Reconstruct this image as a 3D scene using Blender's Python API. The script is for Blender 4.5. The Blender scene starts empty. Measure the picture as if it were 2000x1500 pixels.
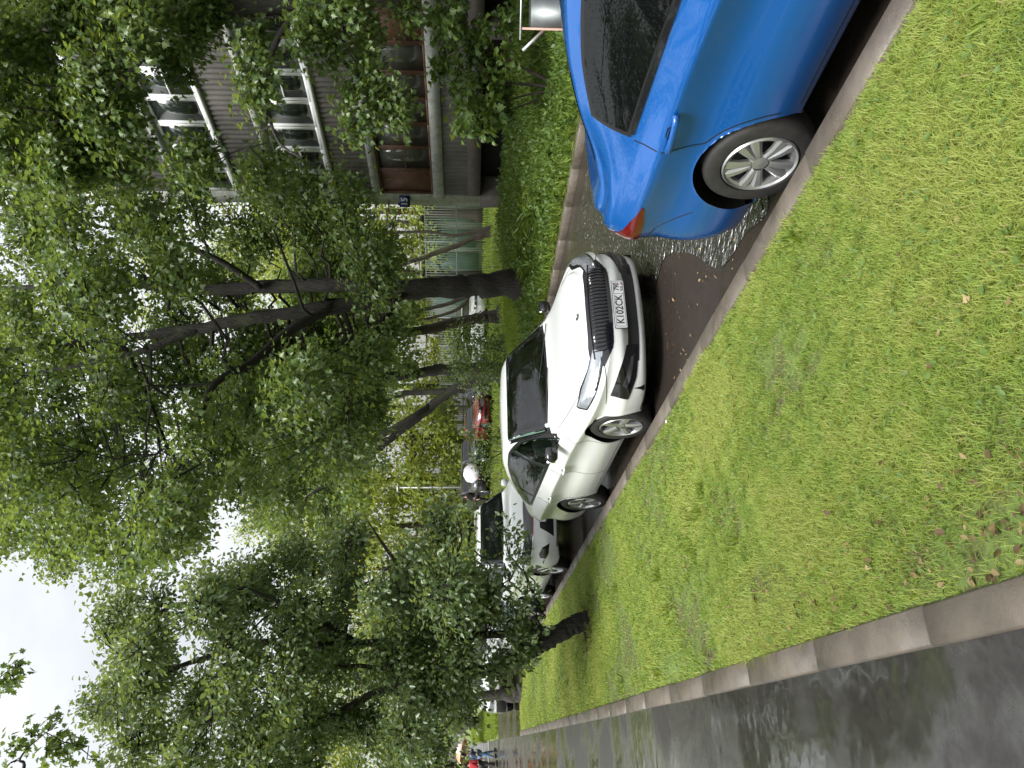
import bpy, math, random
import numpy as np
from mathutils import Vector, Matrix
from mathutils.bvhtree import BVHTree

random.seed(7)
rng = np.random.default_rng(11)
sc = bpy.context.scene
COL = sc.collection
R_ = math.radians

# ------------------------------------------------------------------ camera model (upright picture 1500 x 2000, u right, v down)
CAM_H = 1.88
FPX = 1500.0
PITCH = math.atan(88 / 1500.0)
FW = np.array([0, math.cos(PITCH), -math.sin(PITCH)])
UPV = np.array([0, math.sin(PITCH), math.cos(PITCH)])
TH = R_(25.3)                       # the street runs 25.3 degrees left of the view
DV = np.array([-math.sin(TH), math.cos(TH)])
NV = np.array([math.cos(TH), math.sin(TH)])


def pt(u, v, y):
    d = FW * FPX + np.array([1., 0, 0]) * (u - 750) - UPV * (v - 1000)
    return np.array([0, 0, CAM_H]) + d * (y / d[1])


def ns(n, s, z=0.0):
    p = n * NV + s * DV
    return np.array([p[0], p[1], z])


def to_ns(x, y):
    return x * NV[0] + y * NV[1], x * DV[0] + y * DV[1]


def sstep(a, b, x):
    t = np.clip((np.asarray(x, float) - a) / (b - a), 0, 1)
    return t * t * (3 - 2 * t)


N_PATH0, N_PATH1 = -1.6, .285       # path
N_PK1 = .43                         # path kerb
N_RK0, N_RK1 = 2.60, 2.75           # road kerb by the lawn
N_FK0, N_FK1 = 8.70, 8.85           # far kerb
S_END = 25.9                        # the lawn ends here
BN, BS = 14.5, 18.3                 # facade line and far corner of the apartment block


def zg(n, s):
    """height of the finished ground"""
    n = np.asarray(n, float); s = np.asarray(s, float)
    base = .30 * sstep(20, 44, s)
    left = .20 - .08 * sstep(.4, 2.6, n) + .012 * np.sin(s * 1.7 + n) * (n > .5) * (n < 2.5)
    left = np.where(s > S_END + .1, .10, left)
    rise = .57 * sstep(9.0, 14.2, n) * (1 - .75 * sstep(18.5, 26, s))
    right = .12 + rise + .02 * np.sin(n * 2.1 + s * 1.3) * (n > 9.2)
    z = np.where(n < 2.68, left, np.where(n < 8.775, 0.0, right))
    far = .10 + 0 * n
    z = np.where((s > S_END + .1) & (n < 2.68), far, z)
    z = z + base + .02 * np.maximum(s - 60, 0) * (n < 6)
    return z


def ground(u, v, y0=2.0, y1=140.):
    """world point where a picture ray meets the ground"""
    prev = None
    for y in np.geomspace(y0, y1, 1500):
        p = pt(u, v, y)
        n, s = to_ns(p[0], p[1])
        if p[2] <= zg(n, s):
            p[2] = float(zg(n, s)); return p
    return p


# ------------------------------------------------------------------ mesh helpers
def mk(name, V, Fs, mat, parent=None, smooth=False, tint=None, normals=None):
    V = np.asarray(V, np.float32).reshape(-1, 3)
    if not isinstance(Fs, (list, tuple)) or (len(Fs) and not isinstance(Fs[0], np.ndarray)):
        groups = {}
        for f in Fs: groups.setdefault(len(f), []).append(f)
        Fs = [np.array(g, np.int32) for g in groups.values()]
    Fs = [np.asarray(f, np.int32) for f in Fs if len(f)]
    me = bpy.data.meshes.new(name)
    me.vertices.add(len(V)); me.vertices.foreach_set('co', V.ravel())
    loops = np.concatenate([f.ravel() for f in Fs]) if Fs else np.zeros(0, np.int32)
    counts = np.concatenate([np.full(len(f), f.shape[1], np.int32) for f in Fs]) if Fs else np.zeros(0, np.int32)
    starts = np.concatenate([[0], np.cumsum(counts)[:-1]]).astype(np.int32) if len(counts) else counts
    me.loops.add(len(loops)); me.loops.foreach_set('vertex_index', loops)
    me.polygons.add(len(counts)); me.polygons.foreach_set('loop_start', starts)
    if smooth: me.polygons.foreach_set('use_smooth', np.ones(len(counts), bool))
    me.update(calc_edges=True)
    if tint is not None:
        a = me.attributes.new('tint', 'FLOAT', 'POINT'); a.data.foreach_set('value', np.asarray(tint, np.float32))
    if isinstance(smooth, (int, float)) and smooth is not True and smooth:
        me.set_sharp_from_angle(angle=R_(smooth))
    if normals is not None:
        me.normals_split_custom_set_from_vertices([tuple(x) for x in normals])
    if mat is not None: me.materials.append(mat)
    o = bpy.data.objects.new(name, me); COL.objects.link(o)
    if parent is not None: o.parent = parent
    return o


class MB:
    """gathers shapes into one mesh"""
    def __init__(self): self.V = []; self.F = []; self.n = 0
    def add(self, V, F):
        V = np.asarray(V, float).reshape(-1, 3)
        self.V.append(V)
        for f in F: self.F.append(tuple(int(i) + self.n for i in f))
        self.n += len(V); return self
    def box(self, c, h, rot=None):
        c = np.asarray(c, float); h = np.asarray(h, float)
        P = np.array([[x, y, z] for x in (-1, 1) for y in (-1, 1) for z in (-1, 1)], float) * h
        if rot is not None: P = P @ np.asarray(rot, float).T
        return self.add(P + c, [(0, 1, 3, 2), (4, 6, 7, 5), (0, 4, 5, 1), (2, 3, 7, 6), (0, 2, 6, 4), (1, 5, 7, 3)])
    def tube(self, P, r, k=8, cap=True):
        V, F = tube(P, r, k, cap); return self.add(V, F)
    def lathe(self, prof, c=(0, 0, 0), ax='y', k=32, closed=False):
        V, F = lathe(prof, k, ax, closed); return self.add(V + np.asarray(c, float), F)
    def mirror_y(self):
        n = self.n
        for V, in zip(list(self.V),):
            pass
        Vs = np.concatenate(self.V); Fs = list(self.F)
        self.add(Vs * [1, -1, 1], [tuple(reversed(f)) for f in Fs]); return self
    def build(self, name, mat, parent=None, smooth=False):
        return mk(name, np.concatenate(self.V), self.F, mat, parent, smooth)


def tube(P, r, k=8, cap=True):
    P = np.asarray(P, float); m = len(P)
    r = np.broadcast_to(np.asarray(r, float), (m,))
    T = np.gradient(P, axis=0); T /= np.linalg.norm(T, axis=1)[:, None] + 1e-12
    ref = np.array([0, 0, 1.]) if abs(T[0][2]) < .9 else np.array([1., 0, 0])
    A = np.cross(T[0], ref); A /= np.linalg.norm(A)
    V = []
    ang = np.linspace(0, 2 * np.pi, k, endpoint=False)
    for i in range(m):
        A = A - T[i] * (A @ T[i]); A /= np.linalg.norm(A) + 1e-12
        B = np.cross(T[i], A)
        V.append(P[i] + r[i] * (np.cos(ang)[:, None] * A + np.sin(ang)[:, None] * B))
    V = np.concatenate(V); F = []
    for i in range(m - 1):
        for j in range(k):
            a = i * k + j; b = i * k + (j + 1) % k
            F.append((a, b, b + k, a + k))
    if cap:
        F.append(tuple(range(k - 1, -1, -1))); F.append(tuple(range((m - 1) * k, m * k)))
    return V, F


def lathe(prof, k=32, ax='y', closed=False):
    prof = np.asarray(prof, float)          # (radius, along)
    ang = np.linspace(0, 2 * np.pi, k, endpoint=False)
    V = []
    for r, h in prof:
        if ax == 'y': V.append(np.stack([r * np.cos(ang), np.full(k, h), r * np.sin(ang)], 1))
        else: V.append(np.stack([r * np.cos(ang), r * np.sin(ang), np.full(k, h)], 1))
    V = np.concatenate(V); F = []; m = len(prof)
    for i in range(m if closed else m - 1):
        for j in range(k):
            a = i * k + j; b = i * k + (j + 1) % k; c = ((i + 1) % m) * k
            F.append((a, c + j, c + (j + 1) % k, b))
    return V, F


def prism(poly, h0, h1, fn):
    """extrude a closed 2-D outline between h0 and h1; fn(a, b, h) -> xyz"""
    k = len(poly)
    V = [fn(a, b, h0) for a, b in poly] + [fn(a, b, h1) for a, b in poly]
    F = [tuple(range(k - 1, -1, -1)), tuple(range(k, 2 * k))] + [(i, (i + 1) % k, k + (i + 1) % k, k + i) for i in range(k)]
    return np.array(V), F


def empty(name, loc=(0, 0, 0), rz=0.0, parent=None):
    o = bpy.data.objects.new(name, None); COL.objects.link(o)
    o.location = loc; o.rotation_euler = (0, 0, rz); o.empty_display_size = .2
    if parent is not None: o.parent = parent
    return o


def tag(o, label=None, cat=None, group=None, kind=None):
    if label: o['label'] = label
    if cat: o['category'] = cat
    if group: o['group'] = group
    if kind: o['kind'] = kind
    return o


def resample(P, n):
    P = np.asarray(P, float)
    d = np.concatenate([[0], np.cumsum(np.linalg.norm(np.diff(P, axis=0), axis=1))])
    t = np.linspace(0, d[-1], n)
    return np.stack([np.interp(t, d, P[:, i]) for i in range(P.shape[1])], 1)


def smooth_path(P, n):
    """Catmull-Rom through the points"""
    P = np.asarray(P, float)
    Q = np.concatenate([[2 * P[0] - P[1]], P, [2 * P[-1] - P[-2]]])
    out = []
    per = max(2, n // (len(P) - 1))
    for i in range(1, len(Q) - 2):
        for t in np.linspace(0, 1, per, endpoint=False):
            a, b, c, d = Q[i - 1], Q[i], Q[i + 1], Q[i + 2]
            out.append(.5 * ((2 * b) + (c - a) * t + (2 * a - 5 * b + 4 * c - d) * t * t + (3 * b - a - 3 * c + d) * t ** 3))
    out.append(P[-1]); return np.array(out)


def pch(keys):
    """monotone cubic through (x, y) keys"""
    k = np.asarray(sorted(keys), float); X, Y = k[:, 0], k[:, 1]
    h = np.diff(X); d = np.diff(Y) / h
    m = np.zeros(len(X)); m[0] = d[0]; m[-1] = d[-1]
    for i in range(1, len(X) - 1):
        if d[i - 1] * d[i] > 0:
            w1 = 2 * h[i] + h[i - 1]; w2 = h[i] + 2 * h[i - 1]
            m[i] = (w1 + w2) / (w1 / d[i - 1] + w2 / d[i])
    def f(x):
        x = np.clip(np.asarray(x, float), X[0], X[-1])
        i = np.clip(np.searchsorted(X, x, side='right') - 1, 0, len(X) - 2)
        t = (x - X[i]) / h[i]
        return ((1 + 2 * t) * (1 - t) ** 2 * Y[i] + t * (1 - t) ** 2 * h[i] * m[i] + t * t * (3 - 2 * t) * Y[i + 1] + t * t * (t - 1) * h[i] * m[i + 1])
    return f


# ------------------------------------------------------------------ materials
def nt(name):
    m = bpy.data.materials.new(name); m.use_nodes = True
    t = m.node_tree; t.nodes.clear()
    out = t.nodes.new('ShaderNodeOutputMaterial')
    return m, t, out


def node(t, kind, **kw):
    n = t.nodes.new(kind)
    for k, v in kw.items():
        if k.startswith('i_'):
            key = k[2:].replace('_', ' ')
            n.inputs[int(key) if key.isdigit() else key].default_value = v
        else: setattr(n, k, v)
    return n


def rgb(c): return (c[0], c[1], c[2], 1.0)


def ramp(t, fac, stops):
    r = t.nodes.new('ShaderNodeValToRGB')
    el = r.color_ramp.elements
    while len(el) > 1: el.remove(el[-1])
    el[0].position = stops[0][0]; el[0].color = rgb(stops[0][1])
    for p, c in stops[1:]:
        e = el.new(p); e.color = rgb(c)
    t.links.new(fac, r.inputs[0]); return r.outputs[0]


def noise(t, scale, detail=4, rough=.5, vec=None, dist=0.0):
    n = node(t, 'ShaderNodeTexNoise', i_Scale=scale, i_Detail=detail, i_Roughness=rough, i_Distortion=dist)
    if vec is None:
        g = t.nodes.new('ShaderNodeTexCoord'); vec = g.outputs['Object']
    t.links.new(vec, n.inputs['Vector']); return n.outputs['Fac']


def bump(t, h, strength=.3, dist=.02, normal=None):
    b = node(t, 'ShaderNodeBump', i_Strength=strength, i_Distance=dist)
    t.links.new(h, b.inputs['Height'])
    if normal is not None: t.links.new(normal, b.inputs['Normal'])
    return b.outputs['Normal']


def pbr(name, col, rough=.5, metal=0.0, coat=0.0, var=0.0, vscale=6.0, bmp=0.0, bscale=40.0, spec=.5, coatr=.03, bdist=.01):
    m, t, out = nt(name)
    p = node(t, 'ShaderNodeBsdfPrincipled')
    p.inputs['Base Color'].default_value = rgb(col); p.inputs['Roughness'].default_value = rough
    p.inputs['Metallic'].default_value = metal; p.inputs['Coat Weight'].default_value = coat
    p.inputs['Coat Roughness'].default_value = coatr; p.inputs['Specular IOR Level'].default_value = spec
    if var:
        f = noise(t, vscale, 6, .6)
        c0 = [max(0, x * (1 - var)) for x in col]; c1 = [min(1, x * (1 + var)) for x in col]
        t.links.new(ramp(t, f, [(.3, c0), (.7, c1)]), p.inputs['Base Color'])
    if bmp:
        t.links.new(bump(t, noise(t, bscale, 4, .6), bmp, bdist), p.inputs['Normal'])
    t.links.new(p.outputs[0], out.inputs[0]); return m


def paint(name, col, metal=.0, rough=.35, drops=.25, dirt=.0):
    """wet car paint: clear coat with rain beads"""
    m, t, out = nt(name)
    p = node(t, 'ShaderNodeBsdfPrincipled')
    p.inputs['Base Color'].default_value = rgb(col); p.inputs['Roughness'].default_value = rough
    p.inputs['Metallic'].default_value = metal; p.inputs['Coat Weight'].default_value = 1.0; p.inputs['Coat Roughness'].default_value = .04
    tc = t.nodes.new('ShaderNodeTexCoord')
    v = node(t, 'ShaderNodeTexVoronoi', i_Scale=55.0, i_Randomness=1.0); t.links.new(tc.outputs['Object'], v.inputs['Vector'])
    mr = node(t, 'ShaderNodeMapRange'); mr.inputs['From Min'].default_value = .05; mr.inputs['From Max'].default_value = .38
    mr.inputs['To Min'].default_value = 1; mr.inputs['To Max'].default_value = 0
    t.links.new(v.outputs['Distance'], mr.inputs['Value'])
    nm = bump(t, mr.outputs[0], drops, .006)
    t.links.new(nm, p.inputs['Coat Normal'])
    if dirt:
        tcx = node(t, 'ShaderNodeSeparateXYZ'); t.links.new(tc.outputs['Object'], tcx.inputs[0])
        z = node(t, 'ShaderNodeMapRange'); z.inputs['From Min'].default_value = .55; z.inputs['From Max'].default_value = .15
        t.links.new(tcx.outputs['Z'], z.inputs['Value'])
        mu = node(t, 'ShaderNodeMath', operation='MULTIPLY'); t.links.new(z.outputs[0], mu.inputs[0]); t.links.new(noise(t, 9, 6, .65), mu.inputs[1])
        mu2 = node(t, 'ShaderNodeMath', operation='MULTIPLY', i_1=dirt); t.links.new(mu.outputs[0], mu2.inputs[0])
        mx = node(t, 'ShaderNodeMix', data_type='RGBA'); t.links.new(mu2.outputs[0], mx.inputs[0])
        mx.inputs[6].default_value = rgb(col); mx.inputs[7].default_value = (.10, .085, .07, 1)
        t.links.new(mx.outputs[2], p.inputs['Base Color'])
    t.links.new(p.outputs[0], out.inputs[0]); return m


def leafmat(name, stops, trans=.35, rough=.42, spec=.5, tcol=1.35):
    m, t, out = nt(name)
    a = node(t, 'ShaderNodeAttribute', attribute_name='tint')
    c = ramp(t, a.outputs['Fac'], stops)
    p = node(t, 'ShaderNodeBsdfPrincipled'); p.inputs['Roughness'].default_value = rough; p.inputs['Specular IOR Level'].default_value = spec
    t.links.new(c, p.inputs['Base Color'])
    tr = node(t, 'ShaderNodeBsdfTranslucent')
    c2 = ramp(t, a.outputs['Fac'], [(q, (min(1, k[0] * tcol * 1.5), min(1, k[1] * tcol * 1.25), k[2] * tcol * .7)) for q, k in stops])
    t.links.new(c2, tr.inputs['Color'])
    mx = node(t, 'ShaderNodeMixShader', i_0=trans); t.links.new(p.outputs[0], mx.inputs[1]); t.links.new(tr.outputs[0], mx.inputs[2])
    t.links.new(mx.outputs[0], out.inputs[0]); return m


def barkmat(name, c0, c1, moss=None):
    m, t, out = nt(name)
    tc = t.nodes.new('ShaderNodeTexCoord'); mp = node(t, 'ShaderNodeMapping'); mp.inputs['Scale'].default_value = (9, 9, 1.6)
    t.links.new(tc.outputs['Object'], mp.inputs['Vector'])
    f = noise(t, 2.2, 8, .65, mp.outputs[0], .4)
    p = node(t, 'ShaderNodeBsdfPrincipled', i_Roughness=.75)
    col = ramp(t, f, [(.30, c0), (.68, c1)])
    if moss:
        g = noise(t, 1.3, 5, .6, tc.outputs['Object'])
        mr = node(t, 'ShaderNodeMapRange'); mr.inputs['From Min'].default_value = .52; mr.inputs['From Max'].default_value = .68
        t.links.new(g, mr.inputs['Value'])
        mx = node(t, 'ShaderNodeMix', data_type='RGBA'); t.links.new(mr.outputs[0], mx.inputs[0]); t.links.new(col, mx.inputs[6]); mx.inputs[7].default_value = rgb(moss)
        col = mx.outputs[2]
    t.links.new(col, p.inputs['Base Color'])
    t.links.new(bump(t, f, 1.0, .10), p.inputs['Normal'])
    t.links.new(p.outputs[0], out.inputs[0]); return m


M = {}
M['black'] = pbr('black_plastic', (.012, .012, .013), .38, spec=.4)
M['gloss_black'] = pbr('gloss_black', (.008, .008, .010), .12, coat=.5)
M['liner'] = pbr('arch_liner', (.006, .006, .006), .9, spec=.1)
M['rubber'] = pbr('tyre_rubber', (.022, .021, .020), .62, var=.3, vscale=20, bmp=.2, bscale=120)
M['alloy'] = pbr('alloy', (.46, .47, .47), .28, metal=.75, coat=.3)
M['alloy_dark'] = pbr('alloy_dark', (.03, .03, .032), .4, metal=.5)
M['chrome'] = pbr('chrome', (.75, .76, .78), .12, metal=1.0)
def glassmat(name, col, drops=.3):
    m, t, out = nt(name)
    p = node(t, 'ShaderNodeBsdfPrincipled', i_Roughness=.02); p.inputs['Base Color'].default_value = rgb(col); p.inputs['Specular IOR Level'].default_value = .34
    tc = t.nodes.new('ShaderNodeTexCoord')
    v = node(t, 'ShaderNodeTexVoronoi', i_Scale=60.0); t.links.new(tc.outputs['Object'], v.inputs['Vector'])
    mr = node(t, 'ShaderNodeMapRange'); mr.inputs['From Min'].default_value = .05; mr.inputs['From Max'].default_value = .38
    mr.inputs['To Min'].default_value = 1; mr.inputs['To Max'].default_value = 0
    t.links.new(v.outputs['Distance'], mr.inputs['Value'])
    t.links.new(bump(t, mr.outputs[0], drops, .006), p.inputs['Normal']); t.links.new(p.outputs[0], out.inputs[0]); return m
M['glass'] = glassmat('car_glass', (.004, .005, .005), .08)
M['glass_green'] = glassmat('tinted_glass', (.005, .011, .009), .10)
M['lamp_clear'] = pbr('lamp_lens', (.34, .36, .39), .08, metal=.55, coat=1.0, bmp=.35, bscale=24, bdist=.02)
M['lamp_dark'] = pbr('dark_lamp_lens', (.05, .055, .06), .06, metal=.2, coat=1.0)
M['lamp_red'] = pbr('red_lamp_lens', (.11, .001, .003), .12, coat=.5, bmp=.15, bscale=60)
M['plate'] = pbr('plate_white', (.72, .73, .74), .4)
M['ink'] = pbr('plate_ink', (.012, .012, .014), .5)
M['p_blue'] = paint('blue_paint', (.002, .098, .38), metal=.3, rough=.24, drops=.13, dirt=.65)
M['p_white'] = paint('white_paint', (.69, .71, .70), rough=.3, drops=.22, dirt=.35)
M['p_white2'] = paint('cool_white_paint', (.77, .80, .80), rough=.3, drops=.2, dirt=.2)
M['p_navy'] = paint('navy_paint', (.012, .030, .062), metal=.3, drops=.2)
M['p_red'] = paint('red_paint', (.20, .010, .014), metal=.2, drops=.2)
M['p_black'] = paint('black_paint', (.010, .011, .012), drops=.2)
M['p_green'] = paint('dark_green_paint', (.012, .026, .022), drops=.2)
M['p_silver'] = paint('silver_paint', (.42, .45, .46), metal=.4, drops=.2)
M['flagred'] = pbr('flag_red', (.5, .02, .02), .5)
M['flagblue'] = pbr('flag_blue', (.02, .06, .4), .5)

def clearglass(name, tint):
    m, t, out = nt(name)
    tr = node(t, 'ShaderNodeBsdfTransparent'); tr.inputs['Color'].default_value = rgb(tint)
    gl = node(t, 'ShaderNodeBsdfGlossy', i_Roughness=.01); gl.inputs['Color'].default_value = (1, 1, 1, 1)
    fr = node(t, 'ShaderNodeFresnel', i_IOR=1.52)
    tc = t.nodes.new('ShaderNodeTexCoord'); v = node(t, 'ShaderNodeTexVoronoi', i_Scale=45.0); t.links.new(tc.outputs['Object'], v.inputs['Vector'])
    mr = node(t, 'ShaderNodeMapRange'); mr.inputs['From Min'].default_value = .05; mr.inputs['From Max'].default_value = .36; mr.inputs['To Min'].default_value = 1; mr.inputs['To Max'].default_value = 0
    t.links.new(v.outputs['Distance'], mr.inputs['Value']); nb = bump(t, mr.outputs[0], .16, .006)
    t.links.new(nb, gl.inputs['Normal']); t.links.new(nb, fr.inputs['Normal'])
    mx = node(t, 'ShaderNodeMixShader'); t.links.new(fr.outputs[0], mx.inputs[0]); t.links.new(tr.outputs[0], mx.inputs[1]); t.links.new(gl.outputs[0], mx.inputs[2])
    t.links.new(mx.outputs[0], out.inputs[0]); return m
M['clear'] = clearglass('clear_car_glass', (.42, .54, .48))
M['seat'] = pbr('seat_cloth', (.030, .030, .032), .8, var=.3)
M['dash'] = pbr('dashboard_plastic', (.022, .022, .023), .55)


def rbox(c, h, p=.35, rot=None, nu=20, nv=12):
    """rounded box as a superellipsoid"""
    u = np.linspace(-np.pi, np.pi, nu, endpoint=False); v = np.linspace(-np.pi / 2, np.pi / 2, nv)
    f = lambda q: np.sign(q) * np.abs(q) ** p
    V = np.array([[f(math.cos(b)) * f(math.cos(a)), f(math.cos(b)) * f(math.sin(a)), f(math.sin(b))] for b in v for a in u]) * np.asarray(h)
    if rot is not None: V = V @ np.asarray(rot).T
    F = [(j * nu + i, j * nu + (i + 1) % nu, (j + 1) * nu + (i + 1) % nu, (j + 1) * nu + i) for j in range(nv - 1) for i in range(nu)]
    return V + np.asarray(c), F


def roty(a): return np.array([[math.cos(a), 0, math.sin(a)], [0, 1, 0], [-math.sin(a), 0, math.cos(a)]])
# ------------------------------------------------------------------ cars (x forward, y to the car's left, z up)
def ring(S, x, k):
    z0, zb, zt = float(S['zbot'](x)), float(S['zbelt'](x)), float(S['ztop'](x))
    w = S['W'] / 2; wr = float(S['wr'](x)); wb = w - S.get('tumble', .065)
    cr = S.get('crease', 1.0)
    hh = zb - z0
    P = [(w * .78, z0 - .005), (w - .10, z0), (w - .065, z0 + .045), (w - .022, z0 + .16), (w - .012, z0 + hh * .38),
         (w - .022 * cr - .004, z0 + hh * .62), (w - .004, zb - .135), (w - .006, zb - .120), (wb, zb),
         ((wb + wr) / 2 + S.get('bulge', .020), zb + (zt - .05 - zb) * .52), (wr, zt - .055), (wr - .045, zt - .020), (wr * .62, zt - .004), (0, zt + .006)]
    return np.array(P)


RSEG = [1, 3, 4, 5, 6, 6, 1, 4, 7, 7, 3, 4, 5]     # grid rows between the ring's control points


def ring_dense(S, x, mult):
    P = ring(S, x, 1)
    out = []
    n = len(P)
    for i in range(n - 1):
        a = P[max(i - 1, 0)]; b = P[i]; c = P[i + 1]; d = P[min(i + 2, n - 1)]
        if i == n - 2: d = np.array([-P[i][0], P[i][1]])
        sharp_b = i in (0, 7, 8) ; sharp_c = (i + 1) in (7, 8)
        m = max(1, int(round(RSEG[i] * mult)))
        for t in np.linspace(0, 1, m, endpoint=False):
            lin = b + (c - b) * t
            m0 = (c - a) * .5 if not sharp_b else (c - b)
            m1 = (d - b) * .5 if not sharp_c else (c - b)
            L = np.linalg.norm(c - b)
            for mm in (m0, m1):
                q = np.linalg.norm(mm)
                if q > 1.4 * L: mm *= 1.4 * L / q
            h = (2 * t ** 3 - 3 * t * t + 1) * b + (t ** 3 - 2 * t * t + t) * m0 + (-2 * t ** 3 + 3 * t * t) * c + (t ** 3 - t * t) * m1
            out.append(h)
    out.append(P[-1])
    return np.array(out)


def ring_index(i, mult):
    return sum(max(1, int(round(s * mult))) for s in RSEG[:i])


class Body:
    """dense grid of the body shell, with a ray caster"""
    def __init__(self, S, mult=1.0, nx=90, nend=16):
        self.S = S; L = S['L'] / 2; self.mult = mult
        ff, fr = S.get('front_round', .62), S.get('rear_round', .42)
        pf, pr = S.get('pf', 3.0), S.get('pr', 3.6)
        phi = np.linspace(0, np.pi / 2, nend)
        fx = L - ff + ff * np.sin(phi) ** (2 / pf); fk = np.cos(phi) ** (2 / pf)
        rx = -(L - fr) - fr * np.sin(phi) ** (2 / pr); rk = np.cos(phi) ** (2 / pr)
        mid = np.linspace(-(L - fr), L - ff, nx)[1:-1]
        edges = [e for e in S['doors'] if -(L - fr) < e < L - ff]
        for e in edges: mid[np.argmin(abs(mid - e))] = e
        X = np.concatenate([rx[::-1], mid, fx]); K = np.concatenate([rk[::-1], np.ones(len(mid)), fk])
        K = np.maximum(K, 0.0)
        half = [ring_dense(S, x, mult) for x in X]
        m = len(half[0]); self.m = m
        V = np.zeros((len(X), 2 * m - 1, 3))
        for i, (x, k) in enumerate(zip(X, K)):
            h = half[i].copy(); y, z = h[:, 0] * k, h[:, 1]
            wa = self.bulge(x)
            zb = float(S['zbelt'](x))
            y = y + wa * np.clip((zb - .05 - z) / .12, 0, 1) * (np.arange(m) > 2) * k
            tf = float(sstep(L - .55, L, x)); tr = float(sstep(-(L - .42), -L, x))
            xx = x + tf * S['gf'](z) - tr * S['gr'](z)
            V[i, :m] = np.stack([xx, y, z], 1)
            V[i, m:] = (np.stack([xx, -y, z], 1)[:-1])[::-1]
        self.X = X; self.V = V
        # wheel openings: drop the faces inside and pull the rim of the hole to a clean arc
        self.R = S['arch']
        G = V.reshape(-1, 3)
        low = np.abs(G[:, 1]) > S['W'] * .30
        inside = np.zeros(len(G), bool)
        for xa in (S['xf'], S['xr']):
            dx = G[:, 0] - xa; dz = G[:, 2] - S['r']
            r = np.hypot(dx, dz)
            isn = low & (r < self.R) & (G[:, 2] < zg_belt(S, xa))
            snap = isn & (r > self.R - .085)
            f = np.where(snap, self.R / np.maximum(r, 1e-6), 1)
            G[:, 0] = xa + dx * f; G[:, 2] = S['r'] + dz * f
            inside |= isn
        nr = 2 * m - 1
        idx = np.arange(len(X) * nr).reshape(len(X), nr)
        a, b, c, d = idx[:-1, :-1], idx[1:, :-1], idx[1:, 1:], idx[:-1, 1:]
        F = np.stack([a, b, c, d], -1)             # (sections-1, rows, 4)
        gone = inside[F].all(-1)
        self.F = F; self.keep = ~gone; self.G = G
        # normals of the whole shell, so pieces cut from it still shade as one
        Ff = F.reshape(-1, 4)
        e1 = G[Ff[:, 2]] - G[Ff[:, 0]]; e2 = G[Ff[:, 3]] - G[Ff[:, 1]]
        fn = np.cross(e1, e2); N = np.zeros_like(G)
        for q in range(4): np.add.at(N, Ff[:, q], fn)
        ln = np.linalg.norm(N, axis=1, keepdims=True)
        self.N = np.where(ln > 1e-12, N / np.maximum(ln, 1e-12), [0, 0, 1.])
        full = F[self.keep].reshape(-1, 4)
        self.bvh = BVHTree.FromPolygons([tuple(p) for p in G], [tuple(int(q) for q in f) for f in full])
        # check outward
        hit = self.bvh.ray_cast(Vector((0, 4, .6)), Vector((0, -1, 0)))
        self.flip = hit[0] is not None and (hit[1].y < 0)
        if self.flip: self.N = -self.N

    def bulge(self, x):
        S = self.S
        return S.get('flare', .022) * sum(math.exp(-((x - xa) / .40) ** 2) for xa in (S['xf'], S['xr']))

    def piece(self, name, mask, mat, parent, thick=0.0):
        sel = mask & self.keep
        f = self.F[sel].reshape(-1, 4)
        if self.flip: f = f[:, ::-1]
        u, inv = np.unique(f, return_inverse=True)
        return mk(name, self.G[u], [inv.reshape(-1, 4)], mat, parent, True, normals=self.N[u])

    def cast(self, o, d):
        h = self.bvh.ray_cast(Vector(o), Vector(d))
        if h[0] is None:
            h = self.bvh.find_nearest(Vector(np.asarray(o) + np.asarray(d) * 3.0))
        n = np.array(h[1]); p = np.array(h[0])
        if n @ np.asarray(d) > 0: n = -n
        return p, n


def zg_belt(S, xa): return float(S['zbelt'](xa)) - .10


AX = {'side': ((0, -1, 0), (1, 0, 0), (0, 0, 1)), 'front': ((-1, 0, 0), (0, 1, 0), (0, 0, 1)), 'rear': ((1, 0, 0), (0, 1, 0), (0, 0, 1)),
      'top': ((0, 0, -1), (1, 0, 0), (0, 1, 0)),
      'fcorner': ((-.7071, -.7071, 0), (-.7071, .7071, 0), (0, 0, 1)),
      'rcorner': ((.7071, -.7071, 0), (-.7071, -.7071, 0), (0, 0, 1))}


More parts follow.
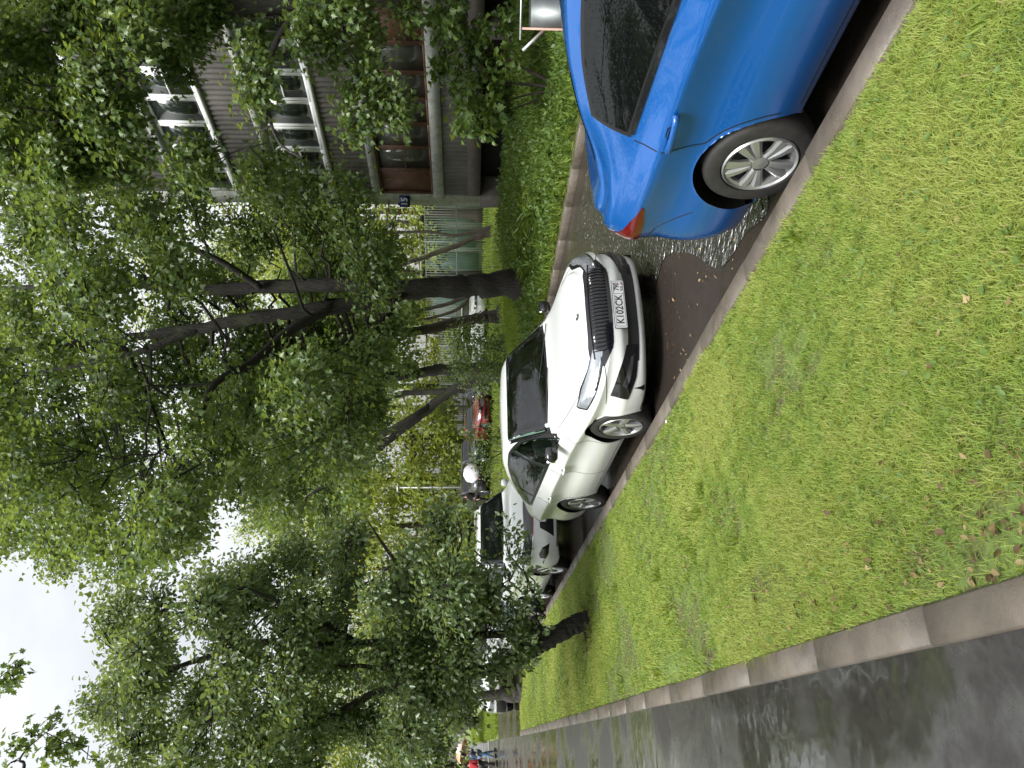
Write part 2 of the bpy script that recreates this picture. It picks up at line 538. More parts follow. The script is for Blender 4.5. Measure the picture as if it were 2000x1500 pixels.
def patch(B, axis, A, C, off, n=14, m=6, skirt=.012, spline=False):
    """surface piece between two outline curves, laid on the body along an axis"""
    D, T, Z = [np.array(q, float) for q in AX[axis]]
    A = smooth_path(A, n) if spline else np.asarray(A, float); C = smooth_path(C, n) if spline else np.asarray(C, float)
    A = resample(A, n); C = resample(C, n)
    V = np.zeros((m, n, 3)); N = np.zeros((m, n, 3))
    cen = np.array([0, 0, .0]) - D * 4
    for j in range(m):
        for i in range(n):
            q = A[i] + (C[i] - A[i]) * j / (m - 1)
            p, nn = B.cast(cen + T * q[0] + Z * q[1], D)
            V[j, i] = p; N[j, i] = nn
    # calm the offset directions
    Nm = N.copy(); Nm[:, 1:-1] += N[:, :-2] + N[:, 2:]; Nm /= np.linalg.norm(Nm, axis=-1, keepdims=True)
    V = V + Nm * off
    VV = V.reshape(-1, 3)
    idx = np.arange(m * n).reshape(m, n)
    F = [(idx[j, i], idx[j, i + 1], idx[j + 1, i + 1], idx[j + 1, i]) for j in range(m - 1) for i in range(n - 1)]
    e1 = VV[F[len(F) // 2][2]] - VV[F[len(F) // 2][0]]; e2 = VV[F[len(F) // 2][3]] - VV[F[len(F) // 2][1]]
    if np.cross(e1, e2) @ Nm.reshape(-1, 3)[F[len(F) // 2][0]] < 0: F = [tuple(reversed(f)) for f in F]
    loop = list(idx[0, :]) + list(idx[1:, -1]) + list(idx[-1, :-1][::-1]) + list(idx[1:-1, 0][::-1])
    base = len(VV); inner = VV[loop] - Nm.reshape(-1, 3)[loop] * skirt
    VV = np.concatenate([VV, inner])
    k = len(loop)
    F += [(loop[i], loop[(i + 1) % k], base + (i + 1) % k, base + i) for i in range(k)]
    return VV, F


def mirrored(VF):
    V, F = VF
    return np.asarray(V) * [1, -1, 1], [tuple(reversed(f)) for f in F]


def ribbon(B, axis, P, w, off, n=24):
    P = resample(P, n); T = np.gradient(P, axis=0); T /= np.linalg.norm(T, axis=1)[:, None] + 1e-9
    Nn = np.stack([-T[:, 1], T[:, 0]], 1) * w / 2
    return patch(B, axis, P - Nn, P + Nn, off, n, 2, .004)


def add_part(name, VF, mat, parent, smooth=40):
    return mk(name, VF[0], VF[1], mat, parent, smooth)


def spoke_rim(kind, R, w):
    """alloy rim; outward is +y"""
    b = MB()
    b.lathe([(R, -w * .5), (R, w * .42), (R - .008, w * .47), (R - .018, w * .42), (R - .03, w * .20), (R - .032, -w * .3), (R - .03, -w * .5)], k=40)
    def spoke(a0, a1, r0, r1, w0, w1, y0, y1, t=.018):
        c0 = np.array([r0 * math.cos(a0), y0, r0 * math.sin(a0)]); c1 = np.array([r1 * math.cos(a1), y1, r1 * math.sin(a1)])
        d = c1 - c0; d /= np.linalg.norm(d); s = np.cross(d, [0, 1, 0]); s /= np.linalg.norm(s)
        V = []
        for c, ww in ((c0, w0), ((c0 + c1) / 2 + np.array([0, .006, 0]), (w0 + w1) / 2 * .92), (c1, w1)):
            V += [c - s * ww, c - s * ww * .45 + [0, .010, 0], c + s * ww * .45 + [0, .010, 0], c + s * ww, c + s * ww - [0, t, 0], c - s * ww - [0, t, 0]]
        F = []
        for k in range(2):
            for i in range(6): F.append((k * 6 + i, k * 6 + (i + 1) % 6, k * 6 + 6 + (i + 1) % 6, k * 6 + 6 + i))
        b.add(V, F)
    y0, y1 = w * .36, w * .40
    if kind == 'cover':        # wheel trim of ten paired blades
        b.lathe([(.001, y0 + .008), (.045, y0 + .006), (.062, y0 - .004), (.066, y0 - .02)], k=30)
        b.lathe([(R - .012, w * .42), (R - .034, y0 + .004), (R - .040, y0 - .02)], k=40)
        for i in range(5):
            a = i * 2 * np.pi / 5 + .3
            spoke(a - .20, a - .21, .05, R - .020, .020, .036, y0, y0 + .002)
            spoke(a + .20, a + .21, .05, R - .020, .020, .036, y0, y0 + .002)
    elif kind == 'five':
        b.lathe([(.001, y0 + .004), (.040, y0 + .004), (.060, y0 - .012)], k=30)
        for i in range(5):
            a = i * 2 * np.pi / 5 + .2
            spoke(a, a, .045, R - .015, .034, .048, y0, y1, .03)
    else:
        b.lathe([(.001, y0 + .004), (.034, y0 + .004), (.050, y0 - .012)], k=30)
        for i in range(5):
            a = i * 2 * np.pi / 5 + .1
            spoke(a - .05, a - .12, .045, R - .015, .016, .016, y0 - .01, y1)
            spoke(a + .05, a + .12, .045, R - .015, .016, .016, y0 - .01, y1)
    return b


def make_wheel(root, x, side, S, spin):
    r, w = S['r'], S.get('tw', .205)
    y = (S['W'] / 2 - w * .5 - S.get('inset', .012)) * side
    wh = empty('wheel', (x, y, r), parent=root)
    b = MB(); Rm = S.get('rim_r', .215)
    b.lathe([(Rm - .004, w * .34), (Rm + .012, w * .46), (r - .055, w * .50), (r - .018, w * .45), (r - .004, w * .36), (r, w * .2), (r, -w * .2), (r - .004, -w * .36),
             (r - .03, -w * .48), (Rm + .01, -w * .45), (Rm - .004, -w * .3)], k=48)
    for g in (-.25, 0, .25): pass
    t = b.build('tyre', M['rubber'], wh, 50)
    q = spoke_rim(S['rim'], Rm, w); q.V = [v * np.array([1, side, 1]) for v in q.V]
    if side < 0: q.F = [tuple(reversed(f)) for f in q.F]
    rim = q.build('rim', M['alloy'], wh, 18)
    rim.rotation_euler = (0, spin, 0)
    d = MB(); d.lathe([(.001, -.01), (Rm - .03, -.01), (Rm - .03, -.03)], k=32)
    dd = d.build('brake_disc', M['alloy_dark'], wh, 40)
    if side < 0:
        for vv in dd.data.vertices: vv.co.y *= -1
        dd.data.flip_normals()
    return wh


def cabin(root, S):
    zs = float(S['zbelt'](.3)); w = S['W']
    def part(nm, mt, shapes):
        b = MB()
        for sh in shapes: b.add(*sh)
        return b.build(nm, M[mt], root, True)
    part('dashboard', 'dash', [rbox((S['cowl'] - .36, 0, zs - .07), (.30, w / 2 - .17, .10)), rbox((S['cowl'] - .50, w * .2, zs + .02), (.12, .19, .045), .6), rbox((S['cowl'] - .50, 0, zs - .35), (.25, .14, .26))])
    for (x, y) in ((-.02, w * .20), (-.02, -w * .20), (-.95, w * .21), (-.95, -w * .21)):
        b = part('car_seat', 'seat', [rbox((x + .22, y, .44), (.26, .25, .10)), rbox((x - .12, y, .76), (.09, .24, .34), .4, roty(-.30)), rbox((x - .27, y, 1.15 if S['H'] < 1.55 else 1.26), (.055, .135, .10), .5, roty(-.2))])
    sx, sy, sz = S['cowl'] - .62, w * .20, zs + .01
    a = np.linspace(0, 2 * np.pi, 28); Rt = roty(-1.12)
    ringp = np.stack([.185 * np.cos(a), .185 * np.sin(a), 0 * a], 1) @ Rt.T + [sx, sy, sz]
    sp = [tube(np.array([[0, 0, -.02], [.18 * math.cos(q), .18 * math.sin(q), 0]]) @ Rt.T + [sx, sy, sz], [.03, .018], 6) for q in (1.57, -1.57, 3.14)]
    part('steering_wheel', 'black', [tube(ringp, .016, 8, False), tube(np.array([[0, 0, 0], [0, 0, -.30]]) @ Rt.T + [sx, sy, sz], .035, 8)] + sp)
    part('rear_view_mirror', 'black', [rbox((float(S['ws'][1]) + .06, 0, float(S['ztop'](S['ws'][1])) - .13), (.02, .11, .035), .6)])


def make_car(name, S, mat, loc, rz, label, cat='car', group=None, mult=1.0, detail=2):
    root = empty(name, loc, rz); tag(root, label, cat, group)
    L = S['L'] / 2
    B = Body(S, mult, int(90 * mult), max(8, int(16 * mult)))
    X = B.X; xc = (X[:-1] + X[1:]) / 2
    m = B.m
    rows = np.arange(2 * m - 2)
    rr = np.where(rows < m - 1, rows, 2 * m - 3 - rows)       # row counted from the sill on either side
    RI = lambda i: ring_index(i, mult)
    xi = xc[:, None] + 0 * rr[None, :]; ri = rr[None, :] + 0 * xc[:, None].astype(int)
    fd = S['doors']                                           # x of front edge, middle, rear edge of the doors
    side_rows = (ri >= RI(2)) & (ri < RI(8))
    left = rows[None, :] < m - 1
    doors = {}
    used = np.zeros(xi.shape, bool)
    cuts = [(fd[1], fd[0]), (fd[2], fd[1])]
    handle = []
    for (a, b_) in cuts:
        for lf in (True, False):
            mask = (xi > a) & (xi < b_) & side_rows & (left == lf)
            used |= mask
            d = B.piece('door', mask, mat, root); doors[(a, lf)] = d
    hood = (xi > S['cowl'] - .02) & (ri >= RI(10)) & (xi < L - .10)
    used |= hood
    B.piece('bonnet', hood, mat, root)
    if S.get('deck') is not None:
        lid = (xi < S['deck']) & (ri >= RI(10)) & (xi > -L + .06); used |= lid
        B.piece('boot_lid', lid, mat, root)
    cut = S.get('cut', False) and detail >= 2
    if cut:
        C = B.G[B.F].mean(2); NF = B.N[B.F].mean(2)
        x_lo, x_hi, y_lo, y_hi, bl, bh = S['ws']
        yy = np.abs(C[..., 1]); xl = x_lo - bl * (yy / y_lo) ** 2; xh = x_hi - bh * (yy / y_hi) ** 2
        fr_ = (C[..., 0] - xl) / (xh - xl)
        hole = (fr_ > .05) & (fr_ < .95) & (yy < y_lo + (y_hi - y_lo) * fr_ - .045) & (NF[..., 2] > .2)
        zbC, ztC = S['zbelt'](C[..., 0]), S['ztop'](C[..., 0])
        x0w, x1w = S['win'][1], S['win'][0]
        sw = (yy > .40) & (C[..., 2] > zbC + .05) & (C[..., 2] < ztC - S.get('rail', .098) - .03) & (C[..., 0] > x0w + .06) & (C[..., 0] < x1w) & (np.abs(NF[..., 1]) > .5)
        bp_ = np.abs(C[..., 0] - fd[1]) < .045
        B.keep &= ~((hole | (sw & ~bp_)) & ~used)
    body = B.piece('body', ~used, mat, root)
    # floor pan and arch liners
    b = MB(); b.box((0, 0, float(S['zbot'](0)) + .06), (L - .25, S['W'] / 2 - .16, .05))
    for xa in (S['xf'], S['xr']):
        for sd in (1, -1):
            ang = np.linspace(-.12, np.pi + .12, 30); V = []; F = []
            for i, t in enumerate(ang):
                px, pz = xa + (B.R + .004) * math.cos(t), S['r'] + (B.R + .004) * math.sin(t)
                p, _ = B.cast((xa + (B.R + .02) * math.cos(t), 4, S['r'] + (B.R + .02) * math.sin(t)), (0, -1, 0))
                yo = min(p[1], S['W'] / 2 + .02) - .004
                if pz < S['zbot'](xa) + .02: yo = S['W'] / 2 - .05
                V += [(px, yo * sd, pz), (px, (S['W'] / 2 - .34) * sd, pz)]
            V.append((xa, (S['W'] / 2 - .34) * sd, S['r'])); c = len(V) - 1
            for i in range(len(ang) - 1):
                F += [(2 * i, 2 * i + 1, 2 * i + 3, 2 * i + 2), (2 * i + 1, c, 2 * i + 3)]
            b.add(V, F)
    b.build('underbody', M['liner'], root, 40)
    # side windows: seal, then panes
    zt, zb = S['ztop'], S['zbelt']
    xs = np.linspace(S['win'][1], S['win'][0], 60)
    low = np.array([(x, float(zb(x)) + .020) for x in xs]); up = np.array([(x, float(zt(x)) - S.get('rail', .098)) for x in xs])
    okw = up[:, 1] > low[:, 1] + .015; low, up = low[okw], up[okw]
    if S.get('win_round'):          # rounded rear lower corner of the glass
        pass
    seal = patch(B, 'side', low, up, .0025, 40, 7)
    def clipwin(x0, x1, inset=.018):
        xs = np.linspace(x0, x1, 40)
        lo = np.array([(x, float(zb(x)) + .020 + inset * 1.3) for x in xs]); hi = np.array([(x, float(zt(x)) - S.get('rail', .098) - inset) for x in xs])
        k = hi[:, 1] > lo[:, 1] + .012
        return lo[k], hi[k]
    bp = fd[1]
    panes = [(bp + .035, S['win'][0] - .02), (S['win'][1] + .03, bp - .035)]
    if S.get('quarter'): panes = [(bp + .035, S['win'][0] - .02), (S['quarter'] + .02, bp - .035), (S['win'][1] + .03, S['quarter'] - .02)]
    if cut:
        lo_, hi_ = low[2:], up[2:]
        gl_ = MB()
        for P_ in (lo_ + [0, .012], hi_ - [0, .010], np.array([lo_[0] + [0, .01], hi_[0] - [0, .01]])):
            gl_.add(*ribbon(B, 'side', P_, .034, .003, 34))
        gl_.add(*ribbon(B, 'side', [(bp, float(zb(bp)) + .03), (bp, float(zt(bp)) - S.get('rail', .098) - .005)], .075, .003, 12))
        seal = (np.concatenate(gl_.V), gl_.F)
    for f in (lambda q: q, mirrored):
        add_part('window_seal', f(seal), M['black'], root)
        for (x0, x1) in panes:
            lo, hi = clipwin(x0, x1)
            add_part('window', f(patch(B, 'side', lo, hi, .006, 30, 7)), S.get('glass', M['glass']), root)
    # windscreen and rear window (laid on from above)
    def screen(x_lo, x_hi, y_lo, y_hi, bow_lo, bow_hi, off, ins=0.0, n=25):
        ys = np.linspace(-1, 1, n); sgn = np.sign(x_lo - x_hi)
        a = [(x_lo - sgn * ins - bow_lo * t * t, (y_lo - ins) * t) for t in ys]; c = [(x_hi + sgn * ins - bow_hi * t * t, (y_hi - ins) * t) for t in ys]
        return patch(B, 'top', a, c, off, n, 14)
    w = S['ws']
    if cut:
        x_lo, x_hi, y_lo, y_hi, bl, bh = w; t_ = np.linspace(-1, 1, 25); fb = MB()
        bot = np.stack([x_lo - bl * t_ ** 2, y_lo * t_], 1); top_ = np.stack([x_hi - bh * t_ ** 2, y_hi * t_], 1)
        for P_, w_ in ((bot - [.03, 0], .085), (top_ + [.02, 0], .05), ([bot[0] + [0, .015], top_[0] + [0, .015]], .035), ([bot[-1] - [0, .015], top_[-1] - [0, .015]], .035)): fb.add(*ribbon(B, 'top', P_, w_, .003, 26))
        fb.build('screen_frame', M['gloss_black'], root, 40)
        cabin(root, S)
    else: add_part('screen_frame', screen(*w, .0025), M['gloss_black'], root)
    ws = add_part('windscreen', screen(*w, .006, .028), S.get('wsglass', S.get('glass', M['glass'])), root)
    if S.get('rw') and not S.get('rw_rear'):
        w = S['rw']
        add_part('rear_window', screen(*w, .005, .02), S.get('glass', M['glass']), root)
    if S.get('rw_rear'):
        z0_, z1_, y0_, y1_ = S['rw_rear']
        add_part('rear_window', patch(B, 'rear', [(-y0_, z0_), (0, z0_ - .01), (y0_, z0_)], [(-y1_, z1_), (0, z1_ + .02), (y1_, z1_)], .005, 16, 7), S.get('glass', M['glass']), root)
    # fascia pieces: (name, material, axis, lower curve, upper curve, offset, mirrored)
    lampshade = None
    for (nm, mt, axis, lo, hi, off, mir) in S.get('pieces', []):
        q = patch(B, axis, lo, hi, off, 22, 7)
        o = add_part(nm, q, M[mt] if isinstance(mt, str) else mt, root)
        if mir: add_part(nm, mirrored(q), M[mt] if isinstance(mt, str) else mt, root)
    # shut lines
    if detail >= 1:
        lines_ = []
        for e in fd:
            lo_z = float(S['zbot'](e)) + .05
            P = [(e, lo_z), (e, float(zb(e)) - .01)]
            if e == fd[2]:
                c = S['xr']; P = []
                for t in np.linspace(.05, .92, 14):
                    a = math.pi * (0 + t * .5)
                    P.append((c + (B.R + .028) * math.cos(a) , S['r'] + (B.R + .028) * math.sin(a)))
                P = [(fd[2] + .24, lo_z)] * 0 + P
                P = P[:11] + [(fd[2] - .005, float(zb(e)) - .14), (fd[2] - .02, float(zb(e)) - .0)]
            for V, F in (ribbon(B, 'side', P, .007, .0016, 30),):
                lines_.append((V, F))
        xs = np.linspace(fd[0], fd[2] + .3, 8)
        V, F = ribbon(B, 'side', [(x, float(S['zbot'](x)) + .052) for x in xs], .006, .0016, 30); lines_.append((V, F))
        for P in S.get('lines', []):
            V, F = ribbon(B, P[0], P[1], P[2] if len(P) > 2 else .007, .0016, 26); lines_.append((V, F))
        for q in lines_: add_part('shut_line', q, M['black'], root); add_part('shut_line', mirrored(q), M['black'], root)
    # handles
    for (a, b_) in cuts:
        for lf in (True, False):
            hx = a + S.get('handle_in', .16); hz = float(zb(hx)) - S.get('handle_dz', .075)
            p, n_ = B.cast((hx, 4, hz), (0, -1, 0))
            hb = MB()
            P = [(p[0] - .105, p[1] + .004, p[2] - .006), (p[0] - .085, p[1] + .026, p[2] - .003), (p[0], p[1] + .034, p[2]), (p[0] + .085, p[1] + .026, p[2] + .003), (p[0] + .105, p[1] + .004, p[2] + .004)]
            hs_ = S.get('handle_scale', 1.0); P = [tuple(np.array(p) + (np.array(q) - p) * hs_) for q in P]; hb.tube(smooth_path(P, 16), .0125 * hs_, 8)
            hb.V = [v * [1, 1, 1.25] - np.array([0, 0, .25 * p[2]]) for v in hb.V]
            if not lf: hb.V = [v * [1, -1, 1] for v in hb.V]; hb.F = [tuple(reversed(f)) for f in hb.F]
            hb.build('handle', S.get('handle_mat', mat), doors[(a, lf)], True)
            if detail >= 2:
                cup = patch(B, 'side', [(hx - .055, hz - .001), (hx - .03, hz - .028), (hx + .03, hz - .028), (hx + .055, hz - .001)], [(hx - .055, hz + .001), (hx - .03, hz + .026), (hx + .03, hz + .026), (hx + .055, hz + .001)], .001, 14, 4, .002)
                if not lf: cup = mirrored(cup)
                add_part('handle_recess', cup, M['gloss_black'], doors[(a, lf)])
    # mirrors
    mx, mz = S['mirror']
    for sd in (1, -1):
        p, _ = B.cast((mx, 4, mz - .01), (0, -1, 0))
        cy = p[1]
        V = []; F = []; k = 12
        secs = [(-.0, .010, .45), (.02, .048, .80), (.08, .064, .86), (.15, .060, .80), (.182, .040, .52), (.192, .012, .2)]
        for (dy, hw, hz_) in secs:
            for i in range(k):
                t = 2 * np.pi * i / k
                V.append((mx + .00 + (hw * math.cos(t)) * (1.0 if math.cos(t) > 0 else .75) - .2 * dy, (cy + .030 + dy * .82) , mz + .055 + .085 * hz_ * math.sin(t) * abs(math.sin(t)) ** -.25 if abs(math.sin(t)) > 1e-3 else mz + .055))
        for j in range(len(secs) - 1):
            for i in range(k): F.append((j * k + i, j * k + (i + 1) % k, (j + 1) * k + (i + 1) % k, (j + 1) * k + i))
        F.append(tuple(range(k))); F.append(tuple((len(secs) - 1) * k + i for i in reversed(range(k))))
        V = np.array(V)
        if sd < 0: V = V * [1, -1, 1]; F = [tuple(reversed(f)) for f in F]
        o = mk('mirror', V, F, S.get('mirror_mat', mat), root, 50)
        b = MB(); b.tube([(mx + .03, (cy - .01) * sd, mz - .005), (mx + .01, (cy + .06) * sd, mz + .015), (mx, (cy + .08) * sd, mz + .02)], [.03, .024, .02], 8)
        b.build('mirror_foot', M['black'], o, True)
        q = MB(); q.box((mx - .075, (cy + .125) * sd, mz + .055), (.004, .06, .045)); q.build('mirror_glass', M['chrome'], o)
    for (xa, sp) in ((S['xf'], .3), (S['xr'], .9)):
        for sd in (1, -1): make_wheel(root, xa, sd, S, sp + (.5 if sd > 0 else 0))
    return root, B


def text_mesh(txt, size, ext=.0006):
    cu = bpy.data.curves.new('lettering', 'FONT'); cu.body = txt; cu.size = size; cu.extrude = ext; cu.align_x = 'CENTER'; cu.align_y = 'CENTER'; cu.offset = size * .012
    o = bpy.data.objects.new('lettering', cu); COL.objects.link(o)
    bpy.context.view_layer.update()
    dg = bpy.context.evaluated_depsgraph_get()
    me = bpy.data.meshes.new_from_object(o.evaluated_get(dg))
    V = np.zeros(len(me.vertices) * 3); me.vertices.foreach_get('co', V)
    F = [tuple(p.vertices) for p in me.polygons]
    bpy.data.objects.remove(o); bpy.data.curves.remove(cu); bpy.data.meshes.remove(me)
    return V.reshape(-1, 3), F


def number_plate(root, B, z, txt=None, region=None, rear=False, lean=0.0, y0=0.0, off=.016):
    D = (1, 0, 0) if rear else (-1, 0, 0)
    p, n = B.cast((-4 if rear else 4, y0 + .004, z + .0007), D)
    sg = -1 if rear else 1
    e = empty('number_plate', (p[0] + off * sg, y0, z), parent=root)
    b = MB()
    k = []
    for cx, cz, a0 in ((.25, .046, 0), (-.25, .046, 90), (-.25, -.046, 180), (.25, -.046, 270)):
        for t in (0, 45, 90): k.append((cx + .010 * math.cos(R_(a0 + t)), cz + .010 * math.sin(R_(a0 + t))))
    V, F = prism(k, -.006, .006, lambda a, c, h: (h, a, c)); b.add(V, F); b.build('plate_panel', M['plate'], e, 30)
    b = MB(); fr = [(a * 1.016, c * 1.09) for a, c in k]
    V, F = prism(fr, -.012, .001, lambda a, c, h: (h, a, c)); b.add(V, F); b.build('plate_frame', M['black'], e, 30)
    if txt:
        ink = MB()
        def put(t, size, cy, cz, sx=1.0):
            V, F = text_mesh(t, size)
            V = V * [sx, 1, 1]
            ink.add(np.stack([np.full(len(V), .0068) + V[:, 2], cy + V[:, 0], cz + V[:, 1]], 1), F)
        put(txt, .098, -.062, .0, .92); put(region, .074, .190, .014, .80); put('RUS', .030, .172, -.033)
        ink.box((.0067, .112, 0), (.0006, .0014, .050))
        for q in (-.247, .247): ink.box((.0067, q, 0), (.0006, .0012, .046))
        for q in (-.0525, .0525): ink.box((.0067, 0, q * .9), (.0006, .246, .0012))
        ink.build('plate_lettering', M['ink'], e)
        f = MB(); f.box((.0066, .228, -.038), (.0006, .014, .0035)); f.build('flag_stripe', M['flagred'], e)
        f = MB(); f.box((.0066, .228, -.031), (.0006, .014, .0035)); f.build('flag_stripe', M['flagblue'], e)
    return e


HEAD = math.atan2(-DV[1], -DV[0])         # parked cars point back up the street, towards the camera


def spot(n, s, z=0.0): return tuple(ns(n, s, z))


def keys(*k): return pch(k)


def mirror_pts(P): return [(-a, b) for a, b in P]


# ---- blue three-box saloon
SB = dict(L=4.48, W=1.74, r=.318, tw=.19, rim='cover', rim_r=.212, arch=.375, xf=1.36, xr=-1.25, cowl=.98, deck=-1.62, flare=.03, rail=.092, crease=1.6, tumble=.085,
          zbot=keys((-2.24, .32), (-1.9, .22), (-1.0, .20), (1.2, .19), (1.9, .19), (2.2, .24)),
          zbelt=keys((-2.3, 1.02), (-1.6, 1.06), (-.8, 1.035), (0, .985), (.9, .93), (1.7, .84), (2.2, .66)),
          ztop=keys((-2.3, 1.085), (-2.0, 1.14), (-1.74, 1.155), (-1.55, 1.20), (-1.1, 1.375), (-.7, 1.48), (-.3, 1.52), (.05, 1.505), (.30, 1.44), (.96, 1.05), (1.05, 1.03), (1.6, .93), (2.0, .82), (2.2, .72)),
          wr=keys((-2.2, .64), (-1.7, .66), (-1.45, .62), (-.7, .555), (.2, .56), (.9, .66), (1.2, .70), (2.2, .62)),
          gf=keys((.15, -.08), (.45, 0), (.6, -.02), (.8, -.16)), gr=keys((.2, -.10), (.42, -.015), (.62, 0.0), (.85, -.025), (1.15, -.055)),
          doors=(1.02, -.03, -1.12), win=(.92, -1.13), ws=(1.00, .30, .68, .55, .14, .08), rw=(-1.60, -.98, .60, .52, -.06, -.05), mirror=(.72, .96),
          handle_in=.14, handle_dz=.15, rear_round=.50, pr=3.0, front_round=.7, handle_scale=1.2)
SB['pieces'] = [
    ('taillight', 'lamp_red', 'rcorner', [(.52, .905), (.64, .875), (.9, .855), (1.18, .86)], [(.52, .92), (.64, .955), (.9, 1.01), (1.18, 1.035)], .006, True),
    ('headlight', 'lamp_clear', 'fcorner', [(-1.26, .62), (-1.0, .66), (-.62, .76)], [(-1.26, .70), (-1.0, .78), (-.62, .83)], .006, True),
    ('grille', 'gloss_black', 'front', [(-.42, .50), (0, .48), (.42, .50)], [(-.50, .66), (0, .67), (.50, .66)], .005, False),
    ('lower_intake', 'black', 'front', [(-.55, .27), (0, .26), (.55, .27)], [(-.50, .38), (0, .39), (.50, .38)], .005, False),
    ('belt_trim', 'gloss_black', 'side', [(-1.10, 1.055), (-.5, 1.026), (.1, .990), (.9, .942)], [(-1.10, 1.080), (-.5, 1.052), (.1, 1.016), (.9, .968)], .009, True),
]
SB['lines'] = [('side', [(-2.02, .825), (-1.85, .78), (-1.66, .60)], .007)]

# ---- white five-door liftback facing the camera
SW = dict(L=4.69, W=1.84, r=.325, tw=.205, rim='five', rim_r=.222, arch=.372, xf=1.44, xr=-1.25, cowl=.97, deck=-1.80, flare=.028, rail=.088, crease=1.6, tumble=.075,
          zbot=keys((-2.35, .34), (-2.0, .24), (-1.0, .20), (1.2, .19), (2.0, .18), (2.35, .20)),
          zbelt=keys((-2.35, .97), (-1.6, .985), (-.8, .955), (0, .920), (.9, .880), (1.7, .82), (2.2, .72), (2.35, .66)),
          ztop=keys((-2.35, 1.05), (-2.2, 1.10), (-1.95, 1.135), (-1.5, 1.275), (-1.0, 1.395), (-.5, 1.460), (-.15, 1.470), (.10, 1.435), (.30, 1.375), (.95, 1.005), (1.06, .975), (1.6, .905), (2.0, .84), (2.25, .785), (2.35, .745)),
          wr=keys((-2.35, .66), (-1.8, .64), (-1.4, .60), (-.6, .57), (.3, .585), (1.0, .69), (1.3, .72), (2.35, .66)),
          gf=keys((.15, -.10), (.24, -.02), (.34, -.03), (.44, .012), (.54, 0.0), (.66, -.025), (.75, -.07), (.82, -.14)), gr=keys((.2, -.08), (.45, 0), (.7, -.03), (1.1, -.10)),
          doors=(1.06, .02, -1.08), win=(.95, -1.62), ws=(.98, .22, .71, .575, .14, .07), rw=(-1.92, -1.12, .60, .52, -.06, -.04), mirror=(.78, .915), handle_in=.15, handle_dz=.145, handle_mat=None,
          quarter=-1.12, front_round=.72, pf=2.7, rear_round=.45, mirror_mat=None)
SW['pieces'] = [
    ('grille_frame', 'gloss_black', 'front', [(-.60, .60), (-.42, .512), (0, .505), (.42, .512), (.60, .60)], [(-.56, .715), (-.40, .738), (0, .748), (.40, .738), (.56, .715)], .004, False),
    ('headlight_surround', 'gloss_black', 'fcorner', [(-1.31, .603), (-1.10, .628), (-.88, .668), (-.68, .728)], [(-1.31, .706), (-1.10, .742), (-.88, .793), (-.68, .818)], .004, True),
    ('headlight', 'lamp_clear', 'fcorner', [(-1.29, .615), (-1.10, .640), (-.88, .68), (-.70, .735)], [(-1.29, .700), (-1.10, .735), (-.88, .785), (-.70, .810)], .007, True),
    ('lower_intake', 'black', 'front', [(-.54, .27), (-.3, .262), (0, .26), (.3, .262), (.54, .27)], [(-.54, .385), (-.3, .365), (0, .36), (.3, .365), (.54, .385)], .005, False),
    ('fog_surround', 'gloss_black', 'fcorner', [(-1.34, .27), (-1.05, .295), (-.83, .36)], [(-1.34, .39), (-1.10, .47), (-.87, .53)], .007, True),
    ('fog_lamp', 'lamp_dark', 'fcorner', [(-1.24, .325), (-1.08, .345), (-.95, .385)], [(-1.24, .35), (-1.09, .39), (-.98, .43)], .011, True),
    ('taillight', 'lamp_red', 'rcorner', [(.86, .83), (1.2, .82)], [(.86, .90), (1.2, .95)], .006, True),
]
SW['lines'] = [('top', [(1.02, .735), (1.5, .755), (2.0, .735), (2.20, .60)], .006),
               ('front', [(.60, .60), (.85, .56)], .006)]

# ---- white mid-size sport utility
SU = dict(L=4.66, W=1.88, r=.355, tw=.22, rim='ten', rim_r=.245, arch=.415, xf=1.42, xr=-1.29, cowl=1.10, deck=None, flare=.03, rail=.100, tumble=.07,
          zbot=keys((-2.33, .40), (-1.9, .30), (-1.0, .25), (1.2, .25), (2.0, .24), (2.33, .30)),
          zbelt=keys((-2.33, 1.10), (-1.2, 1.09), (0, 1.06), (.9, 1.03), (1.7, .98), (2.33, .86)),
          ztop=keys((-2.33, 1.20), (-2.2, 1.42), (-1.95, 1.60), (-1.4, 1.665), (-.6, 1.69), (0, 1.68), (.3, 1.64), (.5, 1.57), (1.1, 1.18), (1.2, 1.155), (1.7, 1.10), (2.1, 1.02), (2.33, .92)),
          wr=keys((-2.33, .70), (-1.6, .66), (0, .64), (.5, .65), (1.1, .74), (1.4, .77), (2.33, .70)),
          gf=keys((.2, -.10), (.35, -.02), (.5, .01), (.75, -.01), (.95, -.07), (1.05, -.12)), gr=keys((.3, -.05), (.6, 0), (1.1, -.05), (1.5, -.22), (1.7, -.4)),
          doors=(1.10, .04, -1.05), win=(1.0, -1.95), ws=(1.12, .42, .76, .63, .13, .07), rw_rear=(1.12, 1.50, .62, .52), mirror=(.82, 1.07), handle_in=.15, handle_dz=.15, quarter=-1.1, front_round=.6, pf=3.0, rear_round=.35)
